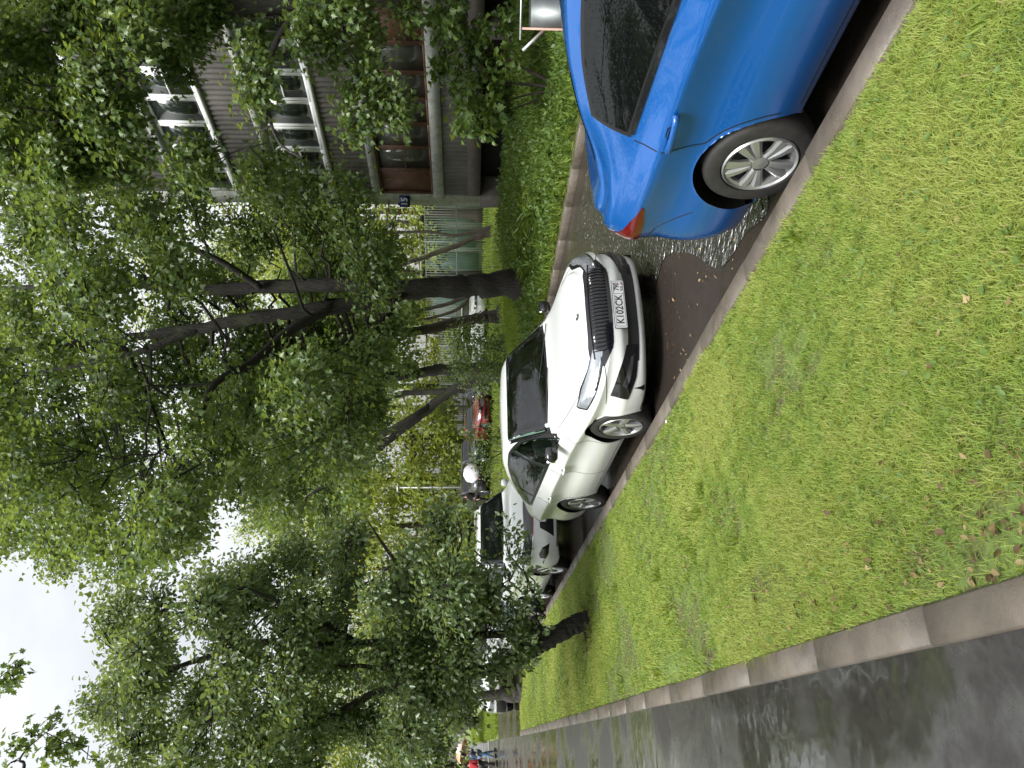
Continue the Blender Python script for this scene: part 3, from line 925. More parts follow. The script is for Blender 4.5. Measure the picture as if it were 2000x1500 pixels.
SU['pieces'] = [
    ('grille', 'gloss_black', 'front', [(-.46, .72), (0, .70), (.46, .72)], [(-.52, .88), (0, .89), (.52, .88)], .005, False),
    ('grille_accent', 'flagred', 'front', [(-.50, .728), (-.25, .716), (0, .712), (.25, .716), (.50, .728)], [(-.50, .738), (-.25, .727), (0, .723), (.25, .727), (.50, .738)], .011, False),
    ('headlight', 'lamp_dark', 'fcorner', [(-1.28, .735), (-1.05, .75), (-.70, .80)], [(-1.28, .86), (-1.05, .895), (-.66, .94)], .006, True),
    ('headlight_trim', 'chrome', 'fcorner', [(-1.26, .715), (-1.05, .73), (-.68, .785)], [(-1.26, .732), (-1.05, .747), (-.68, .800)], .008, True),
    ('lower_intake', 'black', 'front', [(-.50, .36), (0, .35), (.50, .36)], [(-.36, .60), (0, .61), (.36, .60)], .005, False),
    ('fog_vent', 'gloss_black', 'fcorner', [(-1.16, .44), (-.98, .46), (-.88, .50)], [(-1.10, .56), (-.98, .62), (-.90, .60)], .006, True),
    ('skid_trim', 'chrome', 'front', [(-.66, .295), (0, .285), (.66, .295)], [(-.66, .318), (0, .305), (.66, .318)], .008, False),
    ('taillight', 'lamp_red', 'rcorner', [(.90, .95), (1.2, .95)], [(.86, 1.06), (1.2, 1.08)], .006, True),
]


def group_rails(root, S, B):
    for sd in (1, -1):
        b = MB(); P = []
        for x in np.linspace(.15, -1.75, 14):
            p, _ = B.cast((x, .60, 4), (0, 0, -1)); P.append((x, .60 * sd, p[2] + .045))
        P[0] = (P[0][0], P[0][1], P[0][2] - .05); P[-1] = (P[-1][0], P[-1][1], P[-1][2] - .05)
        b.tube(P, .016, 8); b.build('roof_rail', M['alloy'], root, True)


def wipers(root, B):
    for y0, y1, x0, x1 in ((.55, -.08, 1.03, .84), (-.02, -.62, 1.05, .90)):
        b = MB()
        P = []
        for t in np.linspace(0, 1, 8):
            p, _ = B.cast((x0 + (x1 - x0) * t, y0 + (y1 - y0) * t, 4), (0, 0, -1)); P.append(p + [0, 0, .018])
        b.tube(P, .007, 6); b.build('wiper', M['black'], root)


def badge(root, B, y, z, r=.036):
    p, n = B.cast((4, y + .003, z + .0006), (-1, 0, 0))
    n = Vector(n); q = Vector((0, 0, 1)).rotation_difference(n)
    e = MB()
    e.lathe([(.0001, .004), (r * .82, .004), (r * .86, .007), (r, .006), (r * 1.02, 0)], ax='z', k=28)
    o = e.build('badge', M['chrome'], root, 40); o.location = Vector(p) + n * .001; o.rotation_mode = 'QUATERNION'; o.rotation_quaternion = q
    e = MB(); e.lathe([(.0001, .0052), (r * .80, .0052), (r * .80, .001)], ax='z', k=24); e.build('badge_field', M['gloss_black'], o, 40)
    f = MB()                       # small winged arrow in the middle
    V, F = prism([(-.004, -.020), (.004, -.020), (.004, .006), (.013, .001), (.000, .024), (-.013, .001), (-.004, .006)], .0055, .008, lambda a, c, h: (c, a, h)); f.add(V, F)
    for k in (-.006, .0, .006):
        V, F = prism([(.006, -.014 + k), (.022, -.006 + k), (.022, -.003 + k), (.006, -.010 + k)], .0055, .0075, lambda a, c, h: (c, a, h)); f.add(V, F)
    f.build('badge_emblem', M['chrome'], o)


# blue saloon
car_blue, BB = make_car('parked_car', SB, M['p_blue'], spot(3.76, 2.04, -.08), HEAD, 'bright blue saloon nearest the camera, tail end towards the white liftback', 'car', 'cars parked along the kerb', 1.25)
number_plate(car_blue, BB, .72, rear=True)
# white liftback
SW['handle_mat'] = M['p_white']; SW['mirror_mat'] = M['gloss_black']; SW['cut'] = True; SW['H'] = 1.47; SW['glass'] = M['clear']
car_white, BW = make_car('parked_car', SW, M['p_white'], spot(3.80, 8.62, -.01), HEAD, 'white liftback with black ribbed grille and front plate K102CK 790', 'car', 'cars parked along the kerb', 1.25)
number_plate(car_white, BW, .435, 'K102CK', '790')
badge(car_white, BW, 0, .80)
wipers(car_white, BW)
b = MB()                            # upright ribs of the grille
for y in np.linspace(-.46, .46, 24):
    P = [BW.cast((4, y * (1 if z > .6 else .97), z), (-1, 0, 0))[0] + [.012, 0, 0] for z in np.linspace(.545, .705, 6)]
    b.tube(P, .0065, 6)
b.build('grille_rib', M['black'], car_white, True)
b = MB()
P = [BW.cast((4, y, .722 - .03 * (abs(y) / .5) ** 2), (-1, 0, 0))[0] + [.010, 0, 0] for y in np.linspace(-.53, .53, 20)]
b.tube(P, .008, 6); b.build('grille_trim', M['alloy_dark'], car_white, True)
for sd in (1, -1):                  # daytime light bars and projector in the lamp
    b = MB()
    for t0, z0, t1, z1 in ((-1.24, .632, -.92, .682),):
        P = []
        for t in np.linspace(0, 1, 8):
            q = np.array([.7071, .7071, 0]) * 4 + np.array([-.7071, .7071, 0]) * (t0 + (t1 - t0) * t) + np.array([0, 0, z0 + (z1 - z0) * t])
            P.append(BW.cast(q, (-.7071, -.7071, 0))[0] + np.array([.7, .7, 0]) * .010)
        b.tube(np.array(P) * [1, sd, 1], .007, 6)
    b.build('lamp_bar', M['chrome'], car_white, True)
# white sport utility
SU['H'] = 1.68
car_suv, BU = make_car('parked_car', SU, M['p_white2'], spot(3.82, 15.55), HEAD, 'tall white sport utility with red line in its grille, behind the white liftback', 'car', 'cars parked along the kerb', .9)
group_rails(car_suv, SU, BU); number_plate(car_suv, BU, .55)
# cars further off, at a lower resolution
S4 = dict(SB); S4['rim'] = 'ten'
car, B4 = make_car('parked_car', S4, M['p_navy'], spot(3.78, 20.75), HEAD, 'dark navy car behind the tall white sport utility, front wheel showing', 'car', 'cars parked along the kerb', .6, 1)
S5 = dict(SW); S5['rim'] = 'ten'; S5['mirror_mat'] = None; S5['handle_mat'] = None
for q in (S5,): q.pop('mirror_mat'); q.pop('handle_mat'); q.pop('glass')
car, B5 = make_car('parked_car', SU, M['p_white'], spot(3.7, 26.6, .05), HEAD, 'white car fifth in the kerb row, mostly hidden behind the leaves of the leaning tree', 'car', 'cars parked along the kerb', .6, 1)
SV = dict(SU); SV['pieces'] = list(SU['pieces']) + [('bumper_guard', 'black', 'front', [(-.86, .31), (0, .30), (.86, .31)], [(-.86, .64), (0, .66), (.86, .64)], .012, False)]
SV['pieces'] = [q for q in SV['pieces'] if q[0] not in ('grille_accent', 'skid_trim', 'lower_intake')]
p = pt(150, 1008, 27.4); nn, ss = to_ns(p[0], p[1])
car, B6 = make_car('parked_car', SV, M['p_white'], (p[0], p[1] + 1.6, float(zg(nn, ss + .5))), R_(-80), 'white sport utility with dark lower bumper facing the end of the lawn', 'car', 'cars parked across the driveway', .7, 1)
number_plate(car, B6, .60)
row = [(675, 41.5, SW, 'p_red', -60, 'dark red car parked facing right beyond the grass, in front of the court fence'),
       (612, 43.5, SU, 'p_green', -62, 'dark green car between the red car and the black sport utility'),
       (553, 44.0, SU, 'p_black', -64, 'black sport utility parked behind the pedestrian with the white umbrella'),
       (742, 44.5, S5, 'p_black', -58, 'dark car behind the red car, half hidden by a small tree'),
       (884, 47.0, SU, 'p_white', -60, 'white car far off behind the mossy leaning trunk'),
       (845, 49.5, SW, 'p_silver', -60, 'silver car far off to the left of the mossy trunk')]
for u, y, S, mt, rz, lab in row:
    p = pt(u, 960, y); nn, ss = to_ns(p[0], p[1])
    S = dict(S); S.pop('mirror_mat', None); S.pop('handle_mat', None); S.pop('wsglass', None); S.pop('glass', None)
    S['pieces'] = [q for q in S['pieces'] if q[0] not in ('fog_lamp', 'fog_vent', 'grille_accent', 'skid_trim')]
    make_car('parked_car', S, M[mt], (p[0], p[1], float(zg(nn, ss))), R_(rz), lab, 'car', 'cars parked across the far lot', .5, 0)
EXPOSURE = 1.5
# ------------------------------------------------------------------ ground, road, path
def soil():
    m, t, out = nt('turf_soil')
    f = noise(t, 3.5, 8, .65); g = noise(t, 40, 4, .7)
    p = node(t, 'ShaderNodeBsdfPrincipled', i_Roughness=.9)
    a = ramp(t, f, [(.30, (.095, .072, .042)), (.42, (.110, .125, .038)), (.55, (.14, .205, .042)), (.75, (.18, .245, .060))])
    b = ramp(t, g, [(.30, (.35, .33, .26)), (.65, (1, 1, 1))])
    mx = node(t, 'ShaderNodeMix', data_type='RGBA', blend_type='MULTIPLY'); mx.inputs[0].default_value = .6
    t.links.new(a, mx.inputs[6]); t.links.new(b, mx.inputs[7]); t.links.new(mx.outputs[2], p.inputs['Base Color'])
    t.links.new(bump(t, g, .6, .03), p.inputs['Normal']); t.links.new(p.outputs[0], out.inputs[0]); return m


def wet_asphalt(name, base, lo, hi, rlo, rhi, wscale=.55, ripple=.0, col2=None, ior=1.5):
    """asphalt with standing water: the noise decides where the film of water lies"""
    m, t, out = nt(name)
    tc = t.nodes.new('ShaderNodeTexCoord'); o = tc.outputs['Object']
    f = noise(t, wscale, 5, .55, o, .6)
    mr = node(t, 'ShaderNodeMapRange', interpolation_type='SMOOTHSTEP'); mr.inputs['From Min'].default_value = lo; mr.inputs['From Max'].default_value = hi
    t.links.new(f, mr.inputs['Value'])
    wet = mr.outputs[0]
    g = noise(t, 160, 4, .7, o)
    p = node(t, 'ShaderNodeBsdfPrincipled')
    c = ramp(t, noise(t, 25, 6, .7, o), [(.3, [x * .75 for x in base]), (.7, [x * 1.3 for x in base])])
    t.links.new(c, p.inputs['Base Color'])
    rr = node(t, 'ShaderNodeMapRange'); rr.inputs['To Min'].default_value = rhi; rr.inputs['To Max'].default_value = rlo; t.links.new(wet, rr.inputs['Value'])
    t.links.new(rr.outputs[0], p.inputs['Roughness'])
    inv = node(t, 'ShaderNodeMath', operation='SUBTRACT', i_0=1.0); t.links.new(wet, inv.inputs[1])
    hm = node(t, 'ShaderNodeMath', operation='MULTIPLY'); t.links.new(g, hm.inputs[0]); t.links.new(inv.outputs[0], hm.inputs[1])
    n1 = bump(t, hm.outputs[0], .22, .006)
    if ripple:
        rp = noise(t, 6, 1.5, .5, o); n1 = bump(t, rp, ripple, .05, n1)
    t.links.new(n1, p.inputs['Normal'])
    p.inputs['Specular IOR Level'].default_value = .5
    io = node(t, 'ShaderNodeMapRange'); io.inputs['To Min'].default_value = 1.38; io.inputs['To Max'].default_value = ior; t.links.new(wet, io.inputs['Value']); t.links.new(io.outputs[0], p.inputs['IOR'])
    t.links.new(p.outputs[0], out.inputs[0]); return m


def concrete(name, c, wet=.45):
    m, t, out = nt(name)
    tc = t.nodes.new('ShaderNodeTexCoord'); o = tc.outputs['Object']
    f = noise(t, 5, 8, .65, o); g = noise(t, 1.6, 4, .6, o, .8); k = noise(t, 90, 4, .7, o)
    p = node(t, 'ShaderNodeBsdfPrincipled')
    t.links.new(ramp(t, f, [(.28, [x * .62 for x in c]), (.55, c), (.78, [min(1, x * 1.25) for x in c])]), p.inputs['Base Color'])
    base_c = p.inputs['Base Color'].links[0].from_socket
    st = node(t, 'ShaderNodeMapRange'); st.inputs['From Min'].default_value = .54; st.inputs['From Max'].default_value = .70; st.inputs['To Max'].default_value = .75
    t.links.new(noise(t, 2.7, 7, .7, o, 1.0), st.inputs['Value'])
    mxs = node(t, 'ShaderNodeMix', data_type='RGBA'); t.links.new(st.outputs[0], mxs.inputs[0]); t.links.new(base_c, mxs.inputs[6]); mxs.inputs[7].default_value = rgb([c[0] * .38, c[1] * .40, c[2] * .34])
    t.links.new(mxs.outputs[2], p.inputs['Base Color'])
    rr = node(t, 'ShaderNodeMapRange'); rr.inputs['From Min'].default_value = .42; rr.inputs['From Max'].default_value = .62; rr.inputs['To Min'].default_value = .65; rr.inputs['To Max'].default_value = wet
    t.links.new(g, rr.inputs['Value']); t.links.new(rr.outputs[0], p.inputs['Roughness'])
    t.links.new(bump(t, k, .35, .01), p.inputs['Normal']); t.links.new(p.outputs[0], out.inputs[0]); return m


M['soil'] = soil()
M['road'] = wet_asphalt('road_asphalt', (.030, .0235, .0195), .42, .66, .08, .30, .5, .02, None, 1.6)
M['path'] = wet_asphalt('path_asphalt', (.036, .033, .031), .43, .60, .07, .36, .85, .10, None, 3.4)
M['concrete'] = concrete('kerb_concrete', (.128, .108, .084), .22)
M['concrete_far'] = concrete('old_concrete', (.28, .27, .255), .5)
M['puddle'] = None
m, t, out = nt('rain_water')
p_ = node(t, 'ShaderNodeBsdfPrincipled', i_Roughness=.015); p_.inputs['Base Color'].default_value = (.030, .026, .022, 1); p_.inputs['Specular IOR Level'].default_value = .95
tc = t.nodes.new('ShaderNodeTexCoord')
v_ = node(t, 'ShaderNodeTexVoronoi', i_Scale=7.0); t.links.new(tc.outputs['Object'], v_.inputs['Vector'])
sn = node(t, 'ShaderNodeMath', operation='MULTIPLY', i_1=75.0); t.links.new(v_.outputs['Distance'], sn.inputs[0])
s2 = node(t, 'ShaderNodeMath', operation='SINE'); t.links.new(sn.outputs[0], s2.inputs[0])
n_ = noise(t, 13.0, 2.0, .5, tc.outputs['Object'], .8)
nb = bump(t, n_, .85, .060)
p_.inputs['IOR'].default_value = 2.8; p_.inputs['Roughness'].default_value = .15
t.links.new(nb, p_.inputs['Normal']); t.links.new(p_.outputs[0], out.inputs[0]); M['puddle'] = m


def sheet(name, n_lines, s_lines, mat, dz=0.0, flat=None, kind='structure'):
    n_lines = np.asarray(n_lines, float); s_lines = np.asarray(s_lines, float)
    Ng, Sg = np.meshgrid(n_lines, s_lines)
    Z = (zg(Ng, Sg) if flat is None else flat(Ng, Sg)) + dz
    P = Ng[..., None] * NV + Sg[..., None] * DV
    V = np.concatenate([P, Z[..., None]], -1).reshape(-1, 3)
    a, b = len(s_lines), len(n_lines)
    idx = np.arange(a * b).reshape(a, b)
    F = np.stack([idx[:-1, :-1], idx[:-1, 1:], idx[1:, 1:], idx[1:, :-1]], -1).reshape(-1, 4)
    o = mk(name, V, [F], mat, None, True); o['kind'] = kind; return o


base = lambda s: .30 * sstep(20, 44, s)
gut = lambda s: -.08 * sstep(6.5, 3.5, s)
ROADZ = lambda n, s: base(s) + gut(s) + 0 * n
def ground_z(n, s):
    z = zg(n, s) - .02
    z = np.where((n > 2.68) & (n < 8.775), base(s) - .12, z)
    return np.where((n < .36) & (n > -1.7), zg(n, s) - .05, z)
NL = np.concatenate([[-600, -200, -80, -30, -12, -5, -1.75, -1.68], np.linspace(-1.5, .34, 5), [.38], np.linspace(.45, 2.64, 24), [2.67, 2.69, 5, 8.76, 8.79], np.linspace(8.9, 15, 26), [17, 20, 26, 35, 50, 90, 200, 600]])
SL = np.concatenate([[-300, -80, -30, -10], np.linspace(-4, S_END, 90), [S_END + .2], np.linspace(S_END + 1, 60, 40), [70, 90, 120, 200, 300]])
gr = sheet('ground', NL, SL, M['soil'], 0, lambda n, s: ground_z(n, s) - np.where((n < 2.68) & (s > S_END + .1) & (s < 41), .10, 0))
SR = np.concatenate([np.linspace(-20, 60, 120), [80]])
sheet('road', np.linspace(N_RK1 - .02, N_FK0 + .02, 20), SR, M['road'], 0, ROADZ)
sheet('path', np.linspace(N_PATH0, N_PATH1 + .02, 12), np.linspace(-10, 120, 160), M['path'], -.012, lambda n, s: np.where(s > S_END + .1, .10 + base(s) + .02 * np.maximum(s - 60, 0), .20 + base(s)) )
sheet('driveway', np.linspace(.25, N_RK1, 10), np.linspace(S_END + .12, 41, 30), M['road'], -.02)
# a footway across the far lawn and the foot of the slope on the right
sheet('footway', np.linspace(-1.6, 2.6, 8), np.linspace(57, 58.6, 3), M['concrete_far'], .015)
sheet('far_lot', np.linspace(9.2, 17.0, 8), np.linspace(32.5, 48, 20), M['road'], .012)


kj = np.random.default_rng(31)
def kerb(name, n0_, n1_, s0, s1, top, bot, mat, step=1.0, label=None):
    b = MB(); s = s0
    while s < s1 - 1e-6:
        e = min(s + step, s1); g = .003; c = .010
        tz0, tz1 = float(top(s)), float(top(e)); bz = bot
        V = []; jn, jz = kj.uniform(-.004, .004), kj.uniform(-.002, .002)
        tz0 += jz; tz1 += jz + kj.uniform(-.0008, .0008); n0, n1 = n0_ + jn, n1_ + jn
        for ss, tz in ((s + g, tz0), (e - g, tz1)):
            for n, z in ((n0, bz), (n0, tz - c), (n0 + c, tz), (n1 - c, tz), (n1, tz - c), (n1, bz)):
                V.append(ns(n, ss, z))
        F = [(0, 1, 2, 3, 4, 5), (11, 10, 9, 8, 7, 6)] + [(i, i + 6, (i + 1) % 6 + 6, (i + 1) % 6) for i in range(6)]
        b.add(V, F); s = e
    o = b.build(name, mat, None, False); o['kind'] = 'structure'; return o


kerb('kerb', N_RK0, N_RK1, -8, S_END, lambda s: .132 + base(s), -.2, M['concrete'])
kerb('path_kerb', N_PATH1, N_PK1, -6, S_END, lambda s: .212 + base(s), -.1, M['concrete'], .98)
kerb('far_kerb', N_FK0, N_FK1, -10, 60, lambda s: .125 + base(s), -.2, M['concrete'])
# end kerb of the lawn
b = MB(); b.box((0, 0, 0), (1.2, .07, .16)); o = b.build('end_kerb', M['concrete'], None); o.location = ns(1.5, S_END + .03, .03); o.rotation_euler = (0, 0, TH); o['kind'] = 'structure'

# puddle between the two nearest cars
def blob(name, outline, zf, mat, dz):
    O = smooth_path(list(outline) + [outline[0]], 60)[:-1]
    c = O.mean(0); V = [ns(c[0], c[1], float(zf(c[0], c[1])) + dz)]; rings = 5; F = []
    k = len(O)
    for r in range(1, rings + 1):
        for q in O:
            n, s = c + (q - c) * r / rings; V.append(ns(n, s, float(zf(n, s)) + dz))
    for i in range(k): F.append((0, 1 + i, 1 + (i + 1) % k))
    for r in range(rings - 1):
        for i in range(k): F.append((1 + r * k + i, 1 + (r + 1) * k + i, 1 + (r + 1) * k + (i + 1) % k, 1 + r * k + (i + 1) % k))
    o = mk(name, V, F, mat, None, True); o['kind'] = 'structure'; return o


def pix(pts, z=0.0):
    out = []
    for u, v in pts:
        d = pt(u, v, 1.0) - np.array([0, 0, CAM_H]); y = (z - CAM_H) / d[2]; p = d * y
        out.append(to_ns(p[0], p[1]))
    return np.array(out)
blob('puddle', pix([(1150, 1475), (1085, 1478), (1045, 1440), (1000, 1415), (975, 1390), (1005, 1345), (1000, 1300), (955, 1285), (920, 1270), (1000, 1240), (1010, 1170), (1040, 1128), (1120, 1138), (1300, 1180), (1400, 1350), (1300, 1480)]), ROADZ, M['puddle'], .006)

# ------------------------------------------------------------------ apartment block
M['corr'] = pbr('corrugated_sheet', (.105, .099, .092), .55, var=.5, vscale=.9, bmp=.1)
M['rend'] = concrete('whitewashed_pier', (.76, .77, .72), .5)
M['ledge'] = concrete('grey_ledge', (.46, .475, .46), .5)
M['plinth'] = concrete('plinth_render', (.115, .100, .092), .6)
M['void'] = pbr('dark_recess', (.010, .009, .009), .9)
M['wframe'] = pbr('white_window_frame', (.78, .80, .80), .35)
M['bframe'] = pbr('brown_window_frame', (.115, .055, .035), .5, var=.3)
M['bpanel'] = pbr('brown_board', (.17, .085, .060), .5, var=.2)
M['wpane'] = pbr('window_glass', (.020, .026, .022), .03, coat=.6)
M['bpane'] = pbr('dusty_glass', (.085, .090, .080), .10, coat=.4, var=.35, vscale=2.0)
M['curtain'] = pbr('net_curtain', (.45, .45, .43), .8, var=.2)
bld = empty('apartment_building', ns(BN, BS - 8, 0), TH + math.pi / 2)   # local +x runs along +s, local +y points to the street
tag(bld, 'apartment block with corrugated grey balcony bands and white glazed loggias', 'building')
S0 = -11.0; SE = 8.0                # local x of the ends (corner at +8)
def bbox(name, x0, x1, y0, y1, z0, z1, mat, parent=bld):
    b = MB(); b.box(((x0 + x1) / 2, (y0 + y1) / 2, (z0 + z1) / 2), (abs(x1 - x0) / 2, abs(y1 - y0) / 2, abs(z1 - z0) / 2)); return b.build(name, mat, parent)
GZ = .40
bbox('wall', S0, SE - .45, -9.0, -.90, GZ, 19.6, M['ledge'])
bbox('corner_pier', SE - .42, SE, -9.0, .02, 1.50, 19.6, M['rend'])
bbox('plinth', SE - .46, SE + .03, -9.0, .05, GZ, 1.50, M['plinth'])
bbox('base_beam', S0, SE - .46, -.9, .03, 1.50, 1.86, M['plinth'])
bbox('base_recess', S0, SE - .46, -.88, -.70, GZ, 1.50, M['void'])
for xx in np.arange(S0 + .2, SE - 2, 4.2): bbox('base_post', xx, xx + .30, -.7, .0, GZ, 1.50, M['plinth'])
bbox('roof', S0, SE + .05, -9.2, .25, 19.6, 19.9, M['ledge'])
def corrug(name, x0, x1, z0, z1, y, mat, pitch=.165, amp=.018):
    k = int((x1 - x0) / pitch * 8); X = np.linspace(x0, x1, k)
    Yv = y + amp * np.sin((X - x0) / pitch * 2 * np.pi)
    V = np.concatenate([np.stack([X, Yv, np.full(k, z0)], 1), np.stack([X, Yv, np.full(k, z1)], 1)])
    i = np.arange(k - 1); F = np.stack([i + 1, i, i + k, i + k + 1], 1)
    return mk(name, V, [F], mat, bld, True)
ST = 2.72
wob = np.random.default_rng(5)
for fl in range(6):
    z = 1.88 + fl * ST
    if z > 18: break
    x1 = SE - .44
    corrug('balcony_panel', S0, x1, z - .02 + (0.0 if fl else .0), z + (.66 if fl == 0 else .98), .0, M['corr'])
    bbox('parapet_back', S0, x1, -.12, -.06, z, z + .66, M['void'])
    if fl: bbox('floor_slab', S0, x1, -.9, .035, z - .25, z - .02, M['ledge'])
    zs = z + (.66 if fl == 0 else .99)
    sh = .30 if fl == 0 else .10
    bbox('window_ledge', S0, x1, -.16, .09 if fl == 0 else .06, zs, zs + sh, M['ledge'] if fl == 0 else M['wframe'])
    w0, w1 = zs + sh + .002, z + ST - .25 - .002
    fm = M['bframe'] if fl == 0 else M['wframe']
    x = x1 - .02; q = 0
    while x > S0 + .5:
        wd = .86 + wob.uniform(-.04, .04)
        if fl == 0 and q == 0: wd = .98
        a, c = x - wd, x
        b = MB(); t_ = .030 if fl == 0 else .045
        b.box(((a + c) / 2, -.06, w0 + t_), (wd / 2 - .002, .035, t_)); b.box(((a + c) / 2, -.06, w1 - t_), (wd / 2 - .002, .035, t_))
        for e in (a + t_, c - t_): b.box((e, -.06, (w0 + w1) / 2), (t_ - .002, .034, (w1 - w0) / 2 - 2 * t_ - .001))
        if q % 3 == 1: b.box(((a + c) / 2, -.06, w0 + (w1 - w0) * .48), (wd / 2 - 2 * t_ - .002, .02, .018))
        f = b.build('window', fm, bld)
        pm = M['bpanel'] if (fl == 0 and q in (0, 6)) else (M['bpane'] if fl == 0 else M['wpane'])
        g = MB(); g.box(((a + c) / 2, -.075, (w0 + w1) / 2), (wd / 2 - .05, .006, (w1 - w0) / 2 - .05)); g.build('pane', pm, f)
        if (fl and (q * 7 + fl * 3) % 5 in (1, 2)) or (fl == 0 and q in (2, 5)):
            k = 14; X = np.linspace(a + .08, c - .08, k); Yv = -.30 + .025 * np.sin(np.arange(k) * 2.1)
            V = np.concatenate([np.stack([X, Yv, np.full(k, w0 + .05)], 1), np.stack([X, Yv, np.full(k, w1 - .05)], 1)]); i = np.arange(k - 1)
            mk('curtain', V, [np.stack([i, i + 1, i + k + 1, i + k], 1)], M['curtain'], f, True)
        x = a; q += 1
# house number plate on the corner pier
sg = empty('house_number_sign', ns(BN, BS, 0) + np.array([*(-NV * .14 - DV * .31), 3.68]), TH + math.pi / 2 + R_(32)); tag(sg, 'small dark blue house number sign reading 15 on the white corner pier', 'sign')
M['signblue'] = pbr('sign_blue', (.012, .030, .125), .35)
b = MB(); b.box((0, .0, 0), (.165, .038, .15)); b.box((.10, -.05, .165), (.03, .05, .03)); b.box((.10, -.09, .10), (.025, .06, .025)); b.build('sign_panel', M['signblue'], sg)
V, F = text_mesh('15', .25); V = np.stack([-V[:, 0], np.full(len(V), .0405) + V[:, 2], V[:, 1] - .0], 1); mk('sign_numeral', V, F, M['plate'], sg)

# overhead cable from the corner of the block
A_, B_ = pt(1107, 760, 22.5), pt(800, 690, 40)
P = np.array([A_ + (B_ - A_) * t - [0, 0, 1.0 * t * (1 - t)] for t in np.linspace(0, 1, 24)])
o = mk('overhead_cable', *tube(P - P[0], .014, 6), M['black'], None, True); o.location = P[0]; tag(o, 'thin dark overhead cable running left from the corner of the apartment block', 'cable')
# ------------------------------------------------------------------ court fence and what stands behind it
M['fmetal'] = pbr('fence_metal', (.10, .125, .115), .5, metal=.2)
M['teal'] = pbr('teal_panel', (.12, .20, .17), .6, var=.3, vscale=.8)
M['pale'] = pbr('pale_panel', (.30, .34, .31), .6, var=.15, vscale=.8)
def fence(A, Bp, h, name, label, pitch, post_every, z0=0.0):
    A = np.array(A); Bp = np.array(Bp); L = np.linalg.norm(Bp - A); rz = math.atan2(Bp[1] - A[1], Bp[0] - A[0])
    nn, s_ = to_ns(A[0], A[1]); r = empty(name, (A[0], A[1], z0), rz); tag(r, label, 'fence', 'court fences')
    b = MB()
    for x in np.arange(pitch / 2, L, pitch): b.box((x, 0, h / 2), (.014, .014, h / 2 - .05))
    b.build('fence_bars', M['fmetal'], r)
    for zz in (.15, h * .5, h - .1): bb = MB(); bb.box((L / 2, .03, zz), (L / 2, .016, .03)); bb.build('rail', M['fmetal'], r)
    for x in np.arange(0, L + .1, post_every): bb = MB(); bb.box((x, .0, h / 2), (.045, .045, h / 2)); bb.build('post', M['fmetal'], r)
    return r
pA, pB = pt(1150, 930, 48.0), pt(880, 930, 52.0)
fence(pB[:2], pA[:2], 4.2, 'court_fence', 'tall dark green bar fence beyond the grass beside the building corner', .16, 2.6, .45)
pA, pB = pt(860, 930, 54), pt(470, 930, 58)
fence(pB[:2], pA[:2], 3.4, 'court_fence', 'long grey bar fence behind the row of far parked cars', .17, 2.8, .45)
pA, pB = pt(1200, 930, 57.0), pt(880, 930, 61.0)
L = np.linalg.norm(pB[:2] - pA[:2]); wl = empty('sports_hall', (pA[0], pA[1], .3), math.atan2(pB[1] - pA[1], pB[0] - pA[0])); tag(wl, 'low pavilion of teal and pale panels behind the court fence', 'building')
b = MB(); b.box((L / 2, -2, 2.5), (L / 2, 1.9, 2.5)); b.build('wall', M['pale'], wl)
x = .3; q = 0
while x < L - 1.2:
    wd = wob.uniform(.7, 1.5); b = MB(); b.box((x + wd / 2, .02, wob.uniform(2.4, 3.0)), (wd / 2 - .05, .06, wob.uniform(1.3, 1.9))); b.build('panel', M['teal'], wl); x += wd + wob.uniform(.2, .6)
b = MB(); b.box((L / 2, -2, 5.1), (L / 2 + .3, 2.3, .1)); b.build('roof', M['ledge'], wl)
# slim lamp post
M['galv'] = pbr('galvanised', (.45, .47, .48), .4, metal=.5)
for (u, vb, vt, y, lab) in ((549, 912, 778, 52, 'tall slim pale lamp post above the black sport utility'),):
    p0 = pt(u, 945, y); z1 = pt(u, vt, y)[2]; nn, s_ = to_ns(p0[0], p0[1]); z0 = float(zg(nn, s_))
    lp = empty('lamp_post', (p0[0], p0[1], z0)); tag(lp, lab, 'lamp post')
    b = MB(); b.tube([(0, 0, 0), (0, 0, z1 - z0)], [.08, .05], 10); b.build('pole', M['galv'], lp, True)
    b = MB(); b.box((.0, 0, z1 - z0 + .04), (.28, .09, .05)); b.build('lamp_head', M['galv'], lp)
# steel bin frame behind the blue car
M['steel'] = pbr('stainless_sheet', (.15, .165, .165), .45, metal=.9, var=.2, vscale=5)
M['pinkwood'] = pbr('pale_pink_wood', (.42, .27, .22), .6, var=.2, vscale=9)
p = pt(1478, 1080, 9.6); nn, s_ = to_ns(p[0], p[1]); g_ = float(zg(nn, s_)) - .02
bn = empty('metal_planter', (p[0], p[1], g_), -R_(25)); tag(bn, 'stainless steel box with pink wooden edge and slanted strut behind the blue car', 'box')
zt_ = CAM_H - (1037 - 912) * 9.6 / 1500 - g_
b = MB(); b.box((.0, .10, zt_ / 2), (.19, .18, zt_ / 2)); b.build('box_body', M['steel'], bn)
b = MB(); b.box((-.205, .0, zt_ / 2 + .05), (.014, .09, zt_ / 2 + .05)); b.build('wood_edge', M['pinkwood'], bn)
b = MB(); b.tube([(-.22, -.02, zt_ - .17), (-.46, -.02, zt_ + .09)], .020, 8); b.build('strut', M['galv'], bn)
b = MB(); b.tube([(-.34, .05, zt_ + .12), (.6, .05, zt_ + .12)], .012, 8); b.tube([(.5, .05, 0), (.5, .05, zt_ + .12)], .012, 8); b.build('rail', M['galv'], bn)
